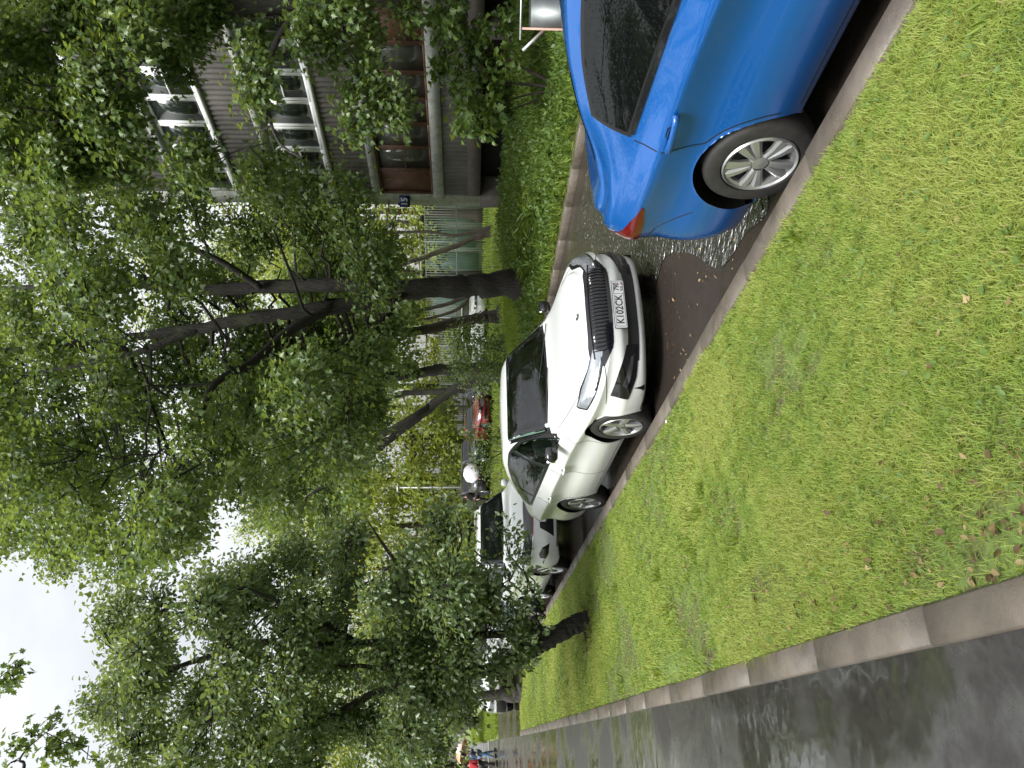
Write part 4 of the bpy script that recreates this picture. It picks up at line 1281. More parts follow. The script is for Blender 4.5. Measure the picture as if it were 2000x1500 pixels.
# little stakes in the far grass
M['stake'] = pbr('stake_wood', (.05, .042, .035), .8)
for i, (u, v) in enumerate(((1015, 978), (978, 976), (840, 985), (905, 968))):
    p = ground(u, v); st = mk('stake', *tube([(0, 0, -.1), (.01, 0, .55)], [.022, .018], 6), M['stake']); st.location = p
    tag(st, ['thin dark stake in the grass under the leaning fence tree', 'thin dark stake in the grass just right of the big maple trunk', 'thin dark stake in the grass left of the mossy leaning trunk', 'thin dark stake in the grass between big maple and mossy trunk'][i], 'stake', 'stakes in the far grass')
# ------------------------------------------------------------------ leaves
def tmpl(half, fold=.22, droop=.12):
    """leaf outline from one half (x, y) pairs running from stalk to tip -> verts, two n-gons"""
    R = [(x, y) for x, y in half]
    V = [(x, y, fold * x - droop * y * y) for x, y in R]
    inner = [(-x, y, fold * x - droop * y * y) for x, y in R[1:-1]]
    k = len(R)
    V = np.array(V + inner)
    f1 = list(range(k)); f2 = [0] + list(range(k, k + k - 2)) + [k - 1]
    return V, np.array(f1), np.array(f2[::-1])


MAPLE = tmpl([(0, 0), (.30, -.06), (.28, .14), (.56, .26), (.30, .46), (.34, .70), (.14, .62), (0, 1.0)], .25, .18)
MAPLE_LO = tmpl([(0, 0), (.34, .02), (.52, .32), (.26, .50), (0, 1.0)], .25, .18)
OVAL = tmpl([(0, 0), (.24, .20), (.30, .48), (.18, .80), (0, 1.0)], .3, .15)
OVAL_LO = tmpl([(0, 0), (.32, .40), (0, 1.0)], .3, .1)
BLADE = tmpl([(0, 0), (.07, .3), (.06, .7), (0, 1.0)], .5, .35)


def unit(v): return v / (np.linalg.norm(v, axis=-1, keepdims=True) + 1e-9)


def leaves(name, P, T, Nn, size, tint, tm, mat, parent):
    """one mesh of leaves: P stalk points, T direction, Nn face direction"""
    V0, f1, f2 = tm
    T = unit(T); Bx = unit(np.cross(T, Nn)); Nn = np.cross(Bx, T)
    k = len(V0); n = len(P)
    W = (P[:, None, :] + size[:, None, None] * (V0[None, :, 0:1] * Bx[:, None, :] + V0[None, :, 1:2] * T[:, None, :] + V0[None, :, 2:3] * Nn[:, None, :])).reshape(-1, 3)
    off = (np.arange(n) * k)[:, None]
    return mk(name, W, [f1[None] + off, f2[None] + off], mat, parent, False, np.repeat(tint, k))


def branch_mesh(b, P0, P1, r0, r1, k=5, seg=6, wob=.08, sag=.0):
    P0 = np.asarray(P0); P1 = np.asarray(P1); L = np.linalg.norm(P1 - P0)
    t = np.linspace(0, 1, seg)[:, None]
    P = P0 + (P1 - P0) * t + rng.normal(0, wob * L, (seg, 3)) * np.sin(np.pi * t) * .6
    P[:, 2] += sag * L * np.sin(np.pi * t[:, 0])
    b.tube(P, r0 + (r1 - r0) * t[:, 0], k, False)
    return P


def tree(name, label, cat, paths, clumps, nleaf, size, tm, lmat, bmat, tintr=(0, 1), group=None, twigs_per=14, droop=.5, trunk_sides=12, spread=.16, joined=True, flat=.9, keep=None, branch_r=.045):
    """paths: trunk and limb centrelines [(points, radii)]; clumps: (centre, radii) of foliage masses"""
    root = empty(name, paths[0][0][0]); tag(root, label, cat, group)
    o = np.array(paths[0][0][0], float)
    b = MB(); pool = []
    for i, (P, r) in enumerate(paths):
        P = np.asarray(P, float); Q = smooth_path(P, len(P) * 6); tt = np.linspace(0, 1, len(Q)); rr = np.interp(tt, np.linspace(0, 1, len(r)), r)
        if i == 0: rr = rr * (1 + .75 * np.exp(-np.linspace(0, len(P) - 1, len(Q)) * 3.2))
        Q = Q + rng.normal(0, 1, Q.shape) * (rr * .09)[:, None]; rr = rr * rng.uniform(.94, 1.07, len(rr))
        b.tube(Q - o, rr, trunk_sides if rr.max() > .06 else 6, True); pool.append((Q, rr))
    pts = np.concatenate([q for q, _ in pool]); prs = np.concatenate([r for _, r in pool])
    LP, LT, LN, LS = [], [], [], []
    tot = sum(np.prod(c[1]) ** (2 / 3) for c in clumps)
    for c, rad in clumps:
        c = np.asarray(c, float); rad = np.asarray(rad, float)
        n = max(8, int(nleaf * np.prod(rad) ** (2 / 3) / tot))
        cost = np.linalg.norm(pts - c, axis=1) + 1.2 * np.maximum(0, pts[:, 2] - c[2] + .2)
        j = int(np.argmin(cost)); st = pts[j]
        main = None
        if joined and np.linalg.norm(c - st) > .05:
            r0 = min(prs[j] * .6, branch_r * (.6 + np.linalg.norm(c - st) * .22))
            main = branch_mesh(b, st - o, c - o, r0, max(.008, r0 * .35), 6, 7, .10) + o
        nt_ = max(3, int(n / twigs_per))
        d = unit(rng.normal(size=(nt_, 3))); rr = rng.uniform(.25, 1.0, (nt_, 1)) ** .55
        E = c + d * rr * rad
        if keep is not None:
            kk = keep(E); E = E[kk]; d = d[kk]
        for q in range(len(E)):
            s_ = c + (E[q] - c) * rng.uniform(.0, .35)
            if main is not None and rng.random() < .6: s_ = main[rng.integers(3, 7)]
            L = np.linalg.norm(E[q] - s_)
            if q % 2 == 0: branch_mesh(b, s_ - o, E[q] - o, .010 * (1 + size * 2), .004, 3, 4, .08)
            m = rng.poisson(twigs_per) + 1
            t = rng.uniform(.35, 1.08, (m, 1))
            P = s_ + (E[q] - s_) * t + rng.normal(0, spread, (m, 3)) * [1, 1, .7]
            out = unit(P - s_)
            T = unit(out * .7 + rng.normal(0, .55, (m, 3)) + [0, 0, -droop])
            N_ = unit(np.array([0, 0, flat]) + rng.normal(0, .45, (m, 3)) + out * .25)
            LP.append(P); LT.append(T); LN.append(N_); LS.append(np.full(m, rng.uniform(0, 1)))
    tr = b.build('trunk', bmat, root, True)
    P = np.concatenate(LP); T = np.concatenate(LT); N_ = np.concatenate(LN); ck = np.concatenate(LS)
    tint = np.clip(tintr[0] + (tintr[1] - tintr[0]) * (.55 * ck + .45 * rng.random(len(P))), 0, 1)
    leaves('crown', P - o, T, N_, size * rng.uniform(.65, 1.2, len(P)), tint, tm, lmat, root)
    return root


def clumps_in(poly, n, yr, rad, seed=0, depth=None, avoid=()):
    """foliage masses spread through a region outlined in the picture, at distances yr; kept apart from one another"""
    g = np.random.default_rng(seed); poly = np.array(poly, float)
    lo, hi = poly.min(0), poly.max(0); out = []; tries = 0
    def inside(p):
        x, y = p; c = False; j = len(poly) - 1
        for i in range(len(poly)):
            if (poly[i][1] > y) != (poly[j][1] > y) and x < (poly[j][0] - poly[i][0]) * (y - poly[i][1]) / (poly[j][1] - poly[i][1]) + poly[i][0]: c = not c
            j = i
        return c
    px = []
    while len(out) < n and tries < 6000:
        tries += 1
        p = lo + (hi - lo) * g.random(2)
        if not inside(p): continue
        if any(math.hypot(p[0] - a, p[1] - b_) < r for a, b_, r in avoid): continue
        y = g.uniform(*yr); best = 1e9
        P = pt(p[0], p[1], y)
        if px:
            best = np.min(np.linalg.norm((np.array(px) - P) , axis=1))
        if best < rad * (1.1 - .9 * tries / 6000): continue
        px.append(P); s = rad * g.uniform(.7, 1.25)
        out.append((P, (s, s, s * .75)))
    return out


def path(*pts): return [pt(*p) for p in pts]


M['leaf_maple'] = leafmat('maple_leaf', [(0, (.060, .108, .036)), (.5, (.105, .172, .050)), (1, (.165, .240, .060))], .46, .36, .7)
M['leaf_lime'] = leafmat('small_round_leaf', [(0, (.078, .130, .052)), (.5, (.125, .195, .078)), (.9, (.175, .250, .098)), (1, (.23, .29, .07))], .42, .32, .9)
M['leaf_far'] = leafmat('light_far_leaf', [(0, (.125, .180, .040)), (.5, (.205, .270, .060)), (1, (.30, .35, .085))], .50, .5, .35)
M['leaf_shrub'] = leafmat('shrub_leaf', [(0, (.040, .080, .018)), (.5, (.080, .140, .030)), (1, (.135, .205, .045))], .36, .40, .5)
M['leaf_herb'] = leafmat('herb_leaf', [(0, (.045, .088, .020)), (.5, (.085, .148, .032)), (1, (.140, .220, .050))], .36, .45, .4)
M['blade'] = leafmat('grass_blade', [(0, (.142, .220, .037)), (.45, (.222, .320, .056)), (.82, (.315, .39, .088)), (.93, (.34, .36, .11)), (1, (.40, .33, .17))], .38, .5, .3, 1.1)
M['bark'] = barkmat('dark_wet_bark', (.007, .006, .005), (.034, .029, .024), (.030, .038, .014))
M['bark_grey'] = barkmat('grey_bark', (.020, .018, .016), (.095, .086, .076), (.06, .07, .05))
M['bark_brown'] = barkmat('brown_bark', (.014, .010, .007), (.060, .044, .032), (.05, .055, .02))

# ------------------------------------------------------------------ big maple in the verge across the street
YA = 20.3
base_ = ground(948, 1024)
YA = base_[1]
paths = [([base_ - [0, 0, .2]] + path((946, 960, YA), (940, 900, YA), (934, 800, YA), (926, 735, YA)), [.34, .31, .30, .28, .27, .28]),
         (path((930, 760, YA), (945, 665, YA), (937, 500, YA + .3), (935, 350, YA + .3), (952, 220, YA), (940, 70, YA), (935, -120, YA)), [.20, .19, .17, .13, .10, .06, .03]),
         (path((920, 770, YA), (898, 630, YA - .3), (876, 480, YA - .5), (859, 385, YA - .6), (838, 230, YA - .8), (820, 60, YA - 1), (810, -120, YA - 1)), [.20, .18, .16, .13, .10, .06, .03]),
         (path((859, 390, YA - .6), (815, 280, YA - 1.0), (790, 170, YA - 1.4), (765, 30, YA - 1.6)), [.10, .08, .06, .03]),
         (path((903, 650, YA - .3), (850, 560, YA - 1.0), (789, 490, YA - 1.8), (752, 420, YA - 2.5), (682, 385, YA - 3.0), (612, 305, YA - 3.5)), [.13, .12, .10, .08, .06, .03]),
         (path((752, 420, YA - 2.5), (745, 330, YA - 2.7), (752, 250, YA - 3)), [.05, .04, .02]),
         (path((932, 800, YA), (915, 775, YA - .4), (893, 765, YA - .8), (858, 735, YA - 1.3), (800, 715, YA - 2)), [.10, .09, .08, .06, .03]),
         (path((937, 510, YA), (990, 430, YA - .6), (1030, 330, YA - 1), (1060, 180, YA - 1.4)), [.09, .08, .06, .03])]
poly = [(440, -80), (1130, -80), (1180, 120), (1150, 330), (1165, 560), (1110, 700), (1000, 740), (905, 770), (800, 740), (700, 745), (560, 660), (470, 480), (380, 300), (350, 130), (420, 40)]
gaps = [(975, 20, 50), (890, 455, 42), (520, 460, 26), (690, 720, 30), (1090, 560, 26), (900, 250, 20), (640, 60, 22)]
limbs = [[(945, 665), (937, 500), (935, 350), (952, 220), (940, 70)], [(898, 630), (876, 480), (859, 385), (838, 230), (820, 60)], [(859, 390), (815, 280), (790, 170)], [(850, 560), (789, 490), (752, 420), (682, 385), (612, 305)]]
def off_limbs(cl, limbs, yl, r, seed=1):
    g = np.random.default_rng(seed); out = []
    L = np.concatenate([resample(np.array(q, float), 40) for q in limbs])
    for c, rad in cl:
        k = FPX / c[1]; u = 750 + c[0] * k; v = 912 - (c[2] - CAM_H) * k
        if c[1] < yl + .2 and np.min(np.hypot(L[:, 0] - u, L[:, 1] - v)) < r + rad[0] * k * .35 and g.random() < .72: continue
        out.append((c, rad))
    return out
cl = off_limbs(clumps_in(poly, 112, (14.5, 24.0), .96, 3, avoid=gaps), limbs, YA, 22)
cl += clumps_in([(440, -80), (1010, -80), (1010, 640), (905, 760), (700, 740), (560, 660), (400, 300)], 44, (21.0, 26.5), 1.15, 4, avoid=gaps[:2])
def clear_of_block(cl):
    out = []
    for c, rad in cl:
        n_, s_ = to_ns(c[0], c[1])
        if n_ > 12.4 and s_ < 20.5:
            k = 12.4 / n_; c = np.array([c[0] * k, c[1] * k, CAM_H + (c[2] - CAM_H) * k]); rad = tuple(np.array(rad) * k)
        out.append((c, rad))
    return out
cl = clear_of_block(cl)
tree('maple_tree', 'tall dark maple with a forked trunk rising from the verge across the street', 'tree', paths, cl, 112000, .118, MAPLE_LO, M['leaf_maple'], M['bark'], (.0, .95), None, 15, .45, 14, .20, branch_r=.030)

# ------------------------------------------------------------------ maple before the balconies, trunk at the edge of the picture
YH = 13.2
g0 = ground(1600, 1075); g0 = pt(1575, 1068, YH)
paths = [([g0 - [0, 0, .1]] + path((1560, 950, YH), (1530, 800, YH), (1498, 600, YH), (1483, 450, YH), (1468, 300, YH), (1440, 120, YH), (1412, -60, YH)), [.21, .20, .19, .17, .16, .14, .11, .08]),
         (path((1500, 600, YH), (1420, 540, YH - .3), (1330, 520, YH - .6), (1230, 540, YH - .8), (1190, 590, YH - .8)), [.06, .05, .04, .025, .012]),
         (path((1470, 330, YH), (1350, 250, YH - .5), (1240, 170, YH - .5), (1150, 140, YH)), [.07, .055, .04, .02]),
         (path((1500, 620, YH), (1420, 640, YH - .2), (1350, 700, YH - .4), (1290, 770, YH - .5)), [.04, .035, .025, .01])]
cl = clumps_in([(1130, -60), (1560, -60), (1560, 620), (1500, 760), (1380, 700), (1290, 640), (1180, 640), (1120, 480), (1140, 250)], 34, (11.8, 15.2), .60, 5, avoid=[(1215, 620, 66), (1290, 610, 50), (1210, 700, 55), (1190, 440, 48), (1170, 330, 40), (1300, 330, 50), (1270, 420, 40), (1360, 440, 40), (1440, 420, 30), (1380, 130, 40), (1250, 250, 40), (1430, 560, 34)])
cl += clumps_in([(1120, -60), (1560, -60), (1560, 230), (1400, 260), (1240, 230), (1130, 200)], 22, (12.0, 15.5), .62, 6)
cl += clumps_in([(1120, -60), (1560, -60), (1560, 420), (1480, 480), (1400, 260), (1130, 260)], 17, (11.5, 13.5), .5, 16)
cl += [(pt(u, v, YH - .6), (.36, .36, .30)) for u, v in ((1320, 690), (1285, 735), (1345, 735), (1255, 690), (1290, 780), (1440, 720), (1475, 790), (1400, 650))]
tree('maple_tree', 'maple with ragged grey trunk standing close before the balconies of the apartment block', 'tree', paths, cl, 42000, .100, MAPLE, M['leaf_maple'], M['bark_grey'], (.05, 1.0), None, 11, .55, 12, .13, branch_r=.018)

# ------------------------------------------------------------------ leaning tree on the lawn
b0 = ground(284, 1147); YF = b0[1]; b0_lean = b0.copy()
paths = [([b0 - [0, 0, .15]] + path((286, 1140, YF), (279, 1120, YF), (266, 1095, YF), (250, 1070, YF), (233, 1045, YF), (214, 1012, YF), (194, 960, YF), (168, 830, YF), (150, 740, YF), (100, 640, YF), (60, 530, YF)), [.150, .145, .132, .125, .120, .112, .100, .085, .070, .055, .038, .015]),
         (path((270, 1102, YF), (269, 1075, YF + .05), (266, 1020, YF + .1), (258, 930, YF + .1), (250, 800, YF), (243, 700, YF), (240, 620, YF - .2), (243, 500, YF - .2), (205, 370, YF), (175, 290, YF), (160, 210, YF)), [.07, .062, .056, .054, .052, .050, .047, .045, .035, .022, .01]),
         (path((243, 700, YF), (300, 600, YF - .3), (350, 480, YF - .5), (370, 360, YF - .5)), [.045, .04, .025, .012]),
         (path((165, 830, YF), (200, 700, YF + .4), (170, 560, YF + .6), (130, 420, YF + .6)), [.04, .035, .025, .012]),
         (path((258, 930, YF), (330, 830, YF - .3), (420, 760, YF - .5), (480, 720, YF - .6)), [.045, .035, .025, .010])]
poly = [(0, 330), (60, 250), (110, 190), (190, 150), (300, 190), (345, 300), (400, 420), (450, 560), (495, 640), (515, 760), (505, 850), (440, 870), (385, 905), (330, 950), (250, 985), (170, 930), (90, 880), (-60, 850), (-60, 400)]
cl = clumps_in(poly, 78, (YF - 1.9, YF + 1.6), .50, 8, avoid=[(60, 400, 40), (110, 330, 24), (95, 470, 26)])
cl += [(pt(u, v, YF - .8), (.28, .28, .22)) for u, v in ((380, 925), (335, 960), (290, 1000), (240, 1015), (225, 1000), (190, 965))]
cl += [(pt(u, v, YF - 1.0), (.13, .13, .11)) for u, v in ((470, 985), (450, 1005), (425, 1015), (400, 985), (395, 1020), (355, 1025), (330, 1035), (265, 1045), (500, 890), (480, 915))]
tree('leaning_tree', 'small round leaved tree with a leaning forked trunk on the lawn', 'tree', paths, cl, 60000, .076, OVAL, M['leaf_lime'], M['bark'], (.0, 1.0), None, 14, .35, 12, .10, branch_r=.016)

# maple sprays hanging into the open sky above the path, from a tree beside the camera
YS = 9.5
paths = [([ns(-3.4, 7.5, .2)] + [ns(-3.4, 7.6, 3), ns(-3.35, 7.7, 6), ns(-3.2, 7.9, 9)], [.16, .15, .13, .10]),
         ([ns(-3.3, 7.8, 8.2)] + path((60, -120, YS), (130, -60, YS), (185, 10, YS)), [.05, .03, .014, .005]),
         ([ns(-3.3, 7.7, 7.0)] + path((-60, 20, YS), (20, 40, YS), (70, 90, YS)), [.05, .025, .012, .005])]
cl = [(pt(u, v, YS), (.13, .13, .10)) for u, v in ((185, 20), (170, 5), (200, 40), (60, 60), (75, 100), (45, 25), (20, 90), (35, 140), (10, 20), (15, 190), (40, 120))]
tree('maple_tree', 'maple beside the path whose thin leafy sprays hang into the open sky', 'tree', paths, cl, 230, .095, MAPLE, M['leaf_maple'], M['bark'], (.1, .9), None, 7, .7, 10, .08, branch_r=.010)

# ------------------------------------------------------------------ trees of the far verge
p = ground(885, 978)
yb = p[1]
paths = [([p - [0, 0, .2]] + path((880, 950, yb), (872, 900, yb), (858, 840, yb), (852, 800, yb), (842, 700, yb), (820, 580, yb)), [.34, .26, .24, .22, .20, .16, .08]), (path((853, 805, yb), (880, 720, yb), (895, 620, yb)), [.12, .09, .04])]
cl = clumps_in([(740, 560), (960, 560), (960, 760), (900, 800), (850, 810), (760, 790)], 16, (yb - 3, yb + 3), 1.5, 12)
tree('mossy_tree', 'mossy dark trunk leaning slightly, left of the big maple', 'tree', paths, cl, 6500, .20, MAPLE_LO, M['leaf_maple'], M['bark_brown'], (.3, 1.0), 'trees of the far verge', 12, .4, 10, .3)
yc = 33.0
p = pt(776, 962, yc); p[2] = float(zg(*to_ns(p[0], p[1])))
paths = [([p] + path((778, 865, yc), (768, 800, yc), (764, 725, yc), (758, 600, yc), (740, 450, yc)), [.27, .25, .22, .20, .15, .06])]
cl = clumps_in([(680, 500), (860, 500), (860, 700), (800, 760), (720, 740)], 12, (yc - 2, yc + 3), 1.3, 13)
tree('verge_tree', 'upright dark trunk rising out of the small leafy shrub behind the white liftback', 'tree', paths, cl, 5200, .19, MAPLE_LO, M['leaf_maple'], M['bark'], (.2, 1.0), 'trees of the far verge', 12, .4, 10, .3)
yd = 39.5
p = pt(772, 950, yd); p[2] = float(zg(*to_ns(p[0], p[1])))
paths = [([p] + path((738, 884, yd), (700, 835, yd), (660, 785, yd), (620, 735, yd), (588, 698, yd), (530, 600, yd - 1)), [.28, .25, .22, .19, .17, .15, .08]),
         (path((705, 838, yd), (685, 805, yd - .6), (650, 745, yd - .8), (624, 700, yd - 1), (600, 600, yd - 1)), [.19, .17, .16, .13, .06]),
         (path((735, 880, yd), (732, 790, yd + .5), (716, 745, yd + .5), (696, 700, yd + .5), (670, 600, yd + .5)), [.18, .16, .15, .12, .06])]
cl = clumps_in([(440, 520), (760, 520), (740, 680), (690, 740), (560, 720), (460, 650)], 18, (yd - 2, yd + 3), 1.7, 14, avoid=[(690, 700, 30)])
tree('leaning_maple', 'maple with two long dark stems leaning left above the red car', 'tree', paths, cl, 7500, .22, MAPLE_LO, M['leaf_maple'], M['bark'], (.2, 1.0), 'trees of the far verge', 12, .4, 10, .32)
for i, (pp, rr, lab) in enumerate(((((1058, 918), (1040, 890), (1046, 849), (1047, 796), (1040, 700)), .10, 'slim curved dark tree before the court fence nearest the building corner'),
                                   (((1046, 928), (1035, 924), (1024, 900), (1005, 849), (990, 807), (960, 700)), .17, 'brown trunk leaning left before the court fence, right of the big maple'),
                                   (((925, 952), (931, 940), (922, 913), (905, 871), (890, 800)), .15, 'low forked trunk leaning left just behind the big maple'))):
    ye = 42.0 + i
    p = pt(*pp[0], ye); p[2] = float(zg(*to_ns(p[0], p[1]))) - .1
    paths = [([p] + path(*[(u, v, ye) for u, v in pp[1:]]), np.linspace(rr, rr * .6, len(pp)))]
    if i == 2: paths.append((path((922, 915, ye), (907, 907, ye), (888, 876, ye), (870, 800, ye)), [.11, .10, .09, .05]))
    u, v = pp[-1]
    cl = clumps_in([(u - 70, v - 160), (u + 80, v - 160), (u + 90, v - 10), (u, v + 20), (u - 80, v)], 9, (ye - 2, ye + 2), 1.3, 20 + i)
    tree('verge_tree', lab, 'tree', paths, cl, 4200, .17, OVAL_LO, M['leaf_far'], M['bark_brown'], (.1, .9), 'trees of the far verge', 12, .4, 8, .3)
# light green trees behind the court and the far lot
spec = [(1080, 57, (985, 1180), (470, 850)), (960, 60, (880, 1060), (430, 840)), (850, 64, (770, 940), (480, 860)), (740, 58, (650, 830), (520, 890)), (640, 55, (560, 720), (560, 892)),
        (560, 60, (470, 640), (540, 900)), (470, 56, (390, 545), (600, 925)), (390, 62, (300, 470), (560, 925)), (290, 66, (210, 380), (620, 925)), (190, 60, (110, 290), (600, 918)), (90, 66, (10, 190), (560, 912)), (0, 58, (-80, 90), (560, 910)),
        (1060, 75, (960, 1200), (250, 560)), (870, 80, (760, 980), (260, 600)), (700, 78, (600, 800), (330, 640)), (520, 80, (400, 620), (420, 660))]
names = ['beside the building corner', 'behind the teal panels', 'behind the mossy trunk', 'behind the small shrub', 'above the red car', 'behind the lamp post', 'behind the white sport utility', 'behind the leaning lawn tree',
         'behind the fifth kerb car', 'behind the white vehicle on the driveway', 'beyond the far lawn', 'above the people with umbrellas', 'tallest one over the court', 'tall one over the big maple fork', 'tall one behind the leaning stems', 'tall one left of the lamp post']
for i, (u, y, (u0, u1), (v0, v1)) in enumerate(spec):
    p = pt(u, 930, y); p[2] = float(zg(*to_ns(p[0], p[1])))
    top = pt(u, v0 + 40, y)[2]
    paths = [([p, p + [.2, 0, (top - p[2]) * .4], p + [-.1, 0, (top - p[2]) * .8]], [.30, .22, .08])]
    cl = clumps_in([(u0, v1), (u0 - 10, (v0 + v1) / 2), (u0 + 30, v0 + 30), (u, v0), (u1 - 30, v0 + 30), (u1 + 10, (v0 + v1) / 2), (u1, v1)], 26, (y - 3, y + 4), 1.75, 40 + i)
    tree('park_tree', 'light green park tree far off, ' + names[i], 'tree', paths, cl, 5600, .36, OVAL_LO, M['leaf_far'], M['bark_brown'], (.0, 1.0), 'light green trees of the park', 12, .5, 8, .5, branch_r=.06)

# tree with a short bare trunk at the end of the lawn
p = ground(142, 1018); yg = p[1]
paths = [([p - [0, 0, .1]] + path((142, 985, yg), (144, 930, yg), (150, 850, yg), (158, 720, yg)), [.20, .17, .15, .14, .08])]
cl = clumps_in([(20, 600), (300, 600), (300, 860), (230, 905), (160, 915), (60, 860)], 16, (yg - 2, yg + 3), 1.4, 33)
tree('short_trunk_tree', 'tree with a short rough trunk at the end of the lawn before the white vehicle', 'tree', paths, cl, 6000, .15, OVAL_LO, M['leaf_lime'], M['bark_grey'], (.2, 1.0), None, 12, .4, 10, .3)

# ------------------------------------------------------------------ shrubs
def shrub(label, base, cl, n, size, tm, mat, tr=(0, 1), stems=5, name='shrub', grp=None, spread=.08):
    base = np.asarray(base, float); paths = []
    for i in range(stems):
        c = cl[rng.integers(len(cl))][0]
        paths.append(([base - [0, 0, .05], base + (c - base) * .5 + rng.normal(0, .08, 3), c], [.022, .016, .007]))
    return tree(name, label, 'shrub', paths, cl, n, size, tm, mat, M['bark_brown'], tr, grp, 9, .35, 6, spread, branch_r=.014)
p = pt(1330, 1000, 13.4); p[2] = float(zg(*to_ns(p[0], p[1])))
cl = clumps_in([(1235, 900), (1260, 870), (1330, 850), (1420, 845), (1500, 850), (1510, 960), (1430, 1000), (1330, 985), (1270, 975)], 20, (12.8, 14.2), .34, 51)
shrub('broad leaved young maple bush before the dark recess of the building', p, cl, 1500, .135, MAPLE, M['leaf_shrub'], (.1, 1.0), 6)
ps = ground(812, 992)
cl = clumps_in([(770, 890), (850, 880), (875, 930), (850, 975), (800, 1000), (750, 985), (735, 930)], 16, (ps[1] - 1, ps[1] + 1.2), .7, 52)
shrub('loose leafy shrub growing between the far verge trees behind the white liftback', ps, cl, 2600, .13, OVAL_LO, M['leaf_shrub'], (.2, 1.0), 6, spread=.2)
p = ground(640, 985); yk = 24.0
p = pt(640, 965, yk); p[2] = float(zg(*to_ns(p[0], p[1])))
cl = [(pt(u, v, yk), (.30, .3, .24)) for u, v in ((655, 915), (640, 935), (620, 945), (665, 945), (600, 955), (640, 965), (580, 940), (600, 925))]
shrub('thin sapling with light leaves in front of the red car', p, cl, 620, .085, OVAL, M['leaf_shrub'], (.5, 1.0), 5, 'sapling', None, .12)

# ------------------------------------------------------------------ verge plants across the street: individual broad leaved plants, and the mixed cover
gp = np.random.default_rng(21)
def rosette(c, n, size, mat, tm, label, grp, up=.5, name='broad_leaf_plant'):
    P, T, N_ = [], [], []
    for i in range(n):
        a = gp.uniform(0, 2 * np.pi); h = gp.uniform(.05, .45) * size * 2.2; d = np.array([math.cos(a), math.sin(a), 0])
        P.append(d * gp.uniform(.02, .25) * size * 2 + [0, 0, h]); T.append(d + [0, 0, gp.uniform(-.1, up)]); N_.append(np.array([0, 0, 1.]) - d * .35)
    r = empty(name, c, gp.uniform(0, 6)); tag(r, label, 'plant', grp)
    b = MB()
    for q in P[::2]: b.tube([(0, 0, -.04), np.array(q) * [.4, .4, .6], q], [.008, .006, .004], 4, False)
    b.build('stem', M['leaf_herb'], r, True)
    leaves('foliage', np.array(P), np.array(T), np.array(N_), size * gp.uniform(.7, 1.2, n), gp.random(n), tm, mat, r); return r
for i in range(26):
    n = gp.uniform(9.1, 10.4) ; s = gp.uniform(3.2, 13.5)
    c = ns(n, s, float(zg(n, s)) + .0)
    rosette(c, gp.integers(10, 18), gp.uniform(.16, .26), M['leaf_herb'], OVAL, 'broad leaved green plant in the bed along the far kerb', 'broad leaved plants along the far kerb')
for i in range(6):
    n = gp.uniform(9.9, 11.0); s = gp.uniform(12.5, 15.5)
    rosette(ns(n, s, float(zg(n, s))), 36, gp.uniform(.30, .42), M['leaf_herb'], BLADE, 'tuft of long strap leaves at the foot of the big maple', 'strap leaved tufts by the big maple', 1.4, 'strap_leaf_plant')
def cover(name, n_, nr, sr, size, tm, mat, tr, hmax, flat=.7, dens=None, kind='stuff', lean=.9):
    n = gp.uniform(*nr, n_); s = gp.uniform(*sr, n_)
    if dens is not None: k = gp.random(n_) < dens(n, s); n, s = n[k], s[k]
    P = n[:, None] * NV + s[:, None] * DV; patchy = .5 + .5 * np.sin(n * 2.3 + np.sin(s * 1.1) * 2) * np.sin(s * 1.7 + n)
    z = zg(n, s) - .02 + gp.random(len(n)) * hmax * (.35 + patchy)
    P = np.concatenate([P, z[:, None]], 1); m = len(n)
    T = unit(gp.normal(0, .7, (m, 3)) + [0, 0, lean]); N_ = unit(gp.normal(0, .6, (m, 3)) + [0, 0, flat])
    o = leaves(name, P, T, N_, size * gp.uniform(.6, 1.3, m), np.clip(tr[0] + (tr[1] - tr[0]) * (.5 * patchy + .5 * gp.random(m)), 0, 1), tm, mat, None); o['kind'] = kind; return o
cover('verge_plants', 36000, (8.95, 14.6), (1.5, 19), .095, OVAL_LO, M['leaf_herb'], (.05, .95), .30)
cover('verge_grass', 30000, (8.9, 15.5), (1.5, 24), .20, BLADE, M['blade'], (.0, .7), .03, .2, None, 'stuff', 1.6)
cover('rough_grass', 46000, (6, 40), (19, 62), .20, BLADE, M['blade'], (.0, .75), .02, .2, lambda n, s: ((n > 8.9)).astype(float), 'stuff', 1.6)
cover('far_lawn_grass', 30000, (.5, 2.6), (41, 100), .22, BLADE, M['blade'], (.2, .8), .02, .2, lambda n, s: (~((s > 56.8) & (s < 58.8))).astype(float), 'stuff', 1.6)

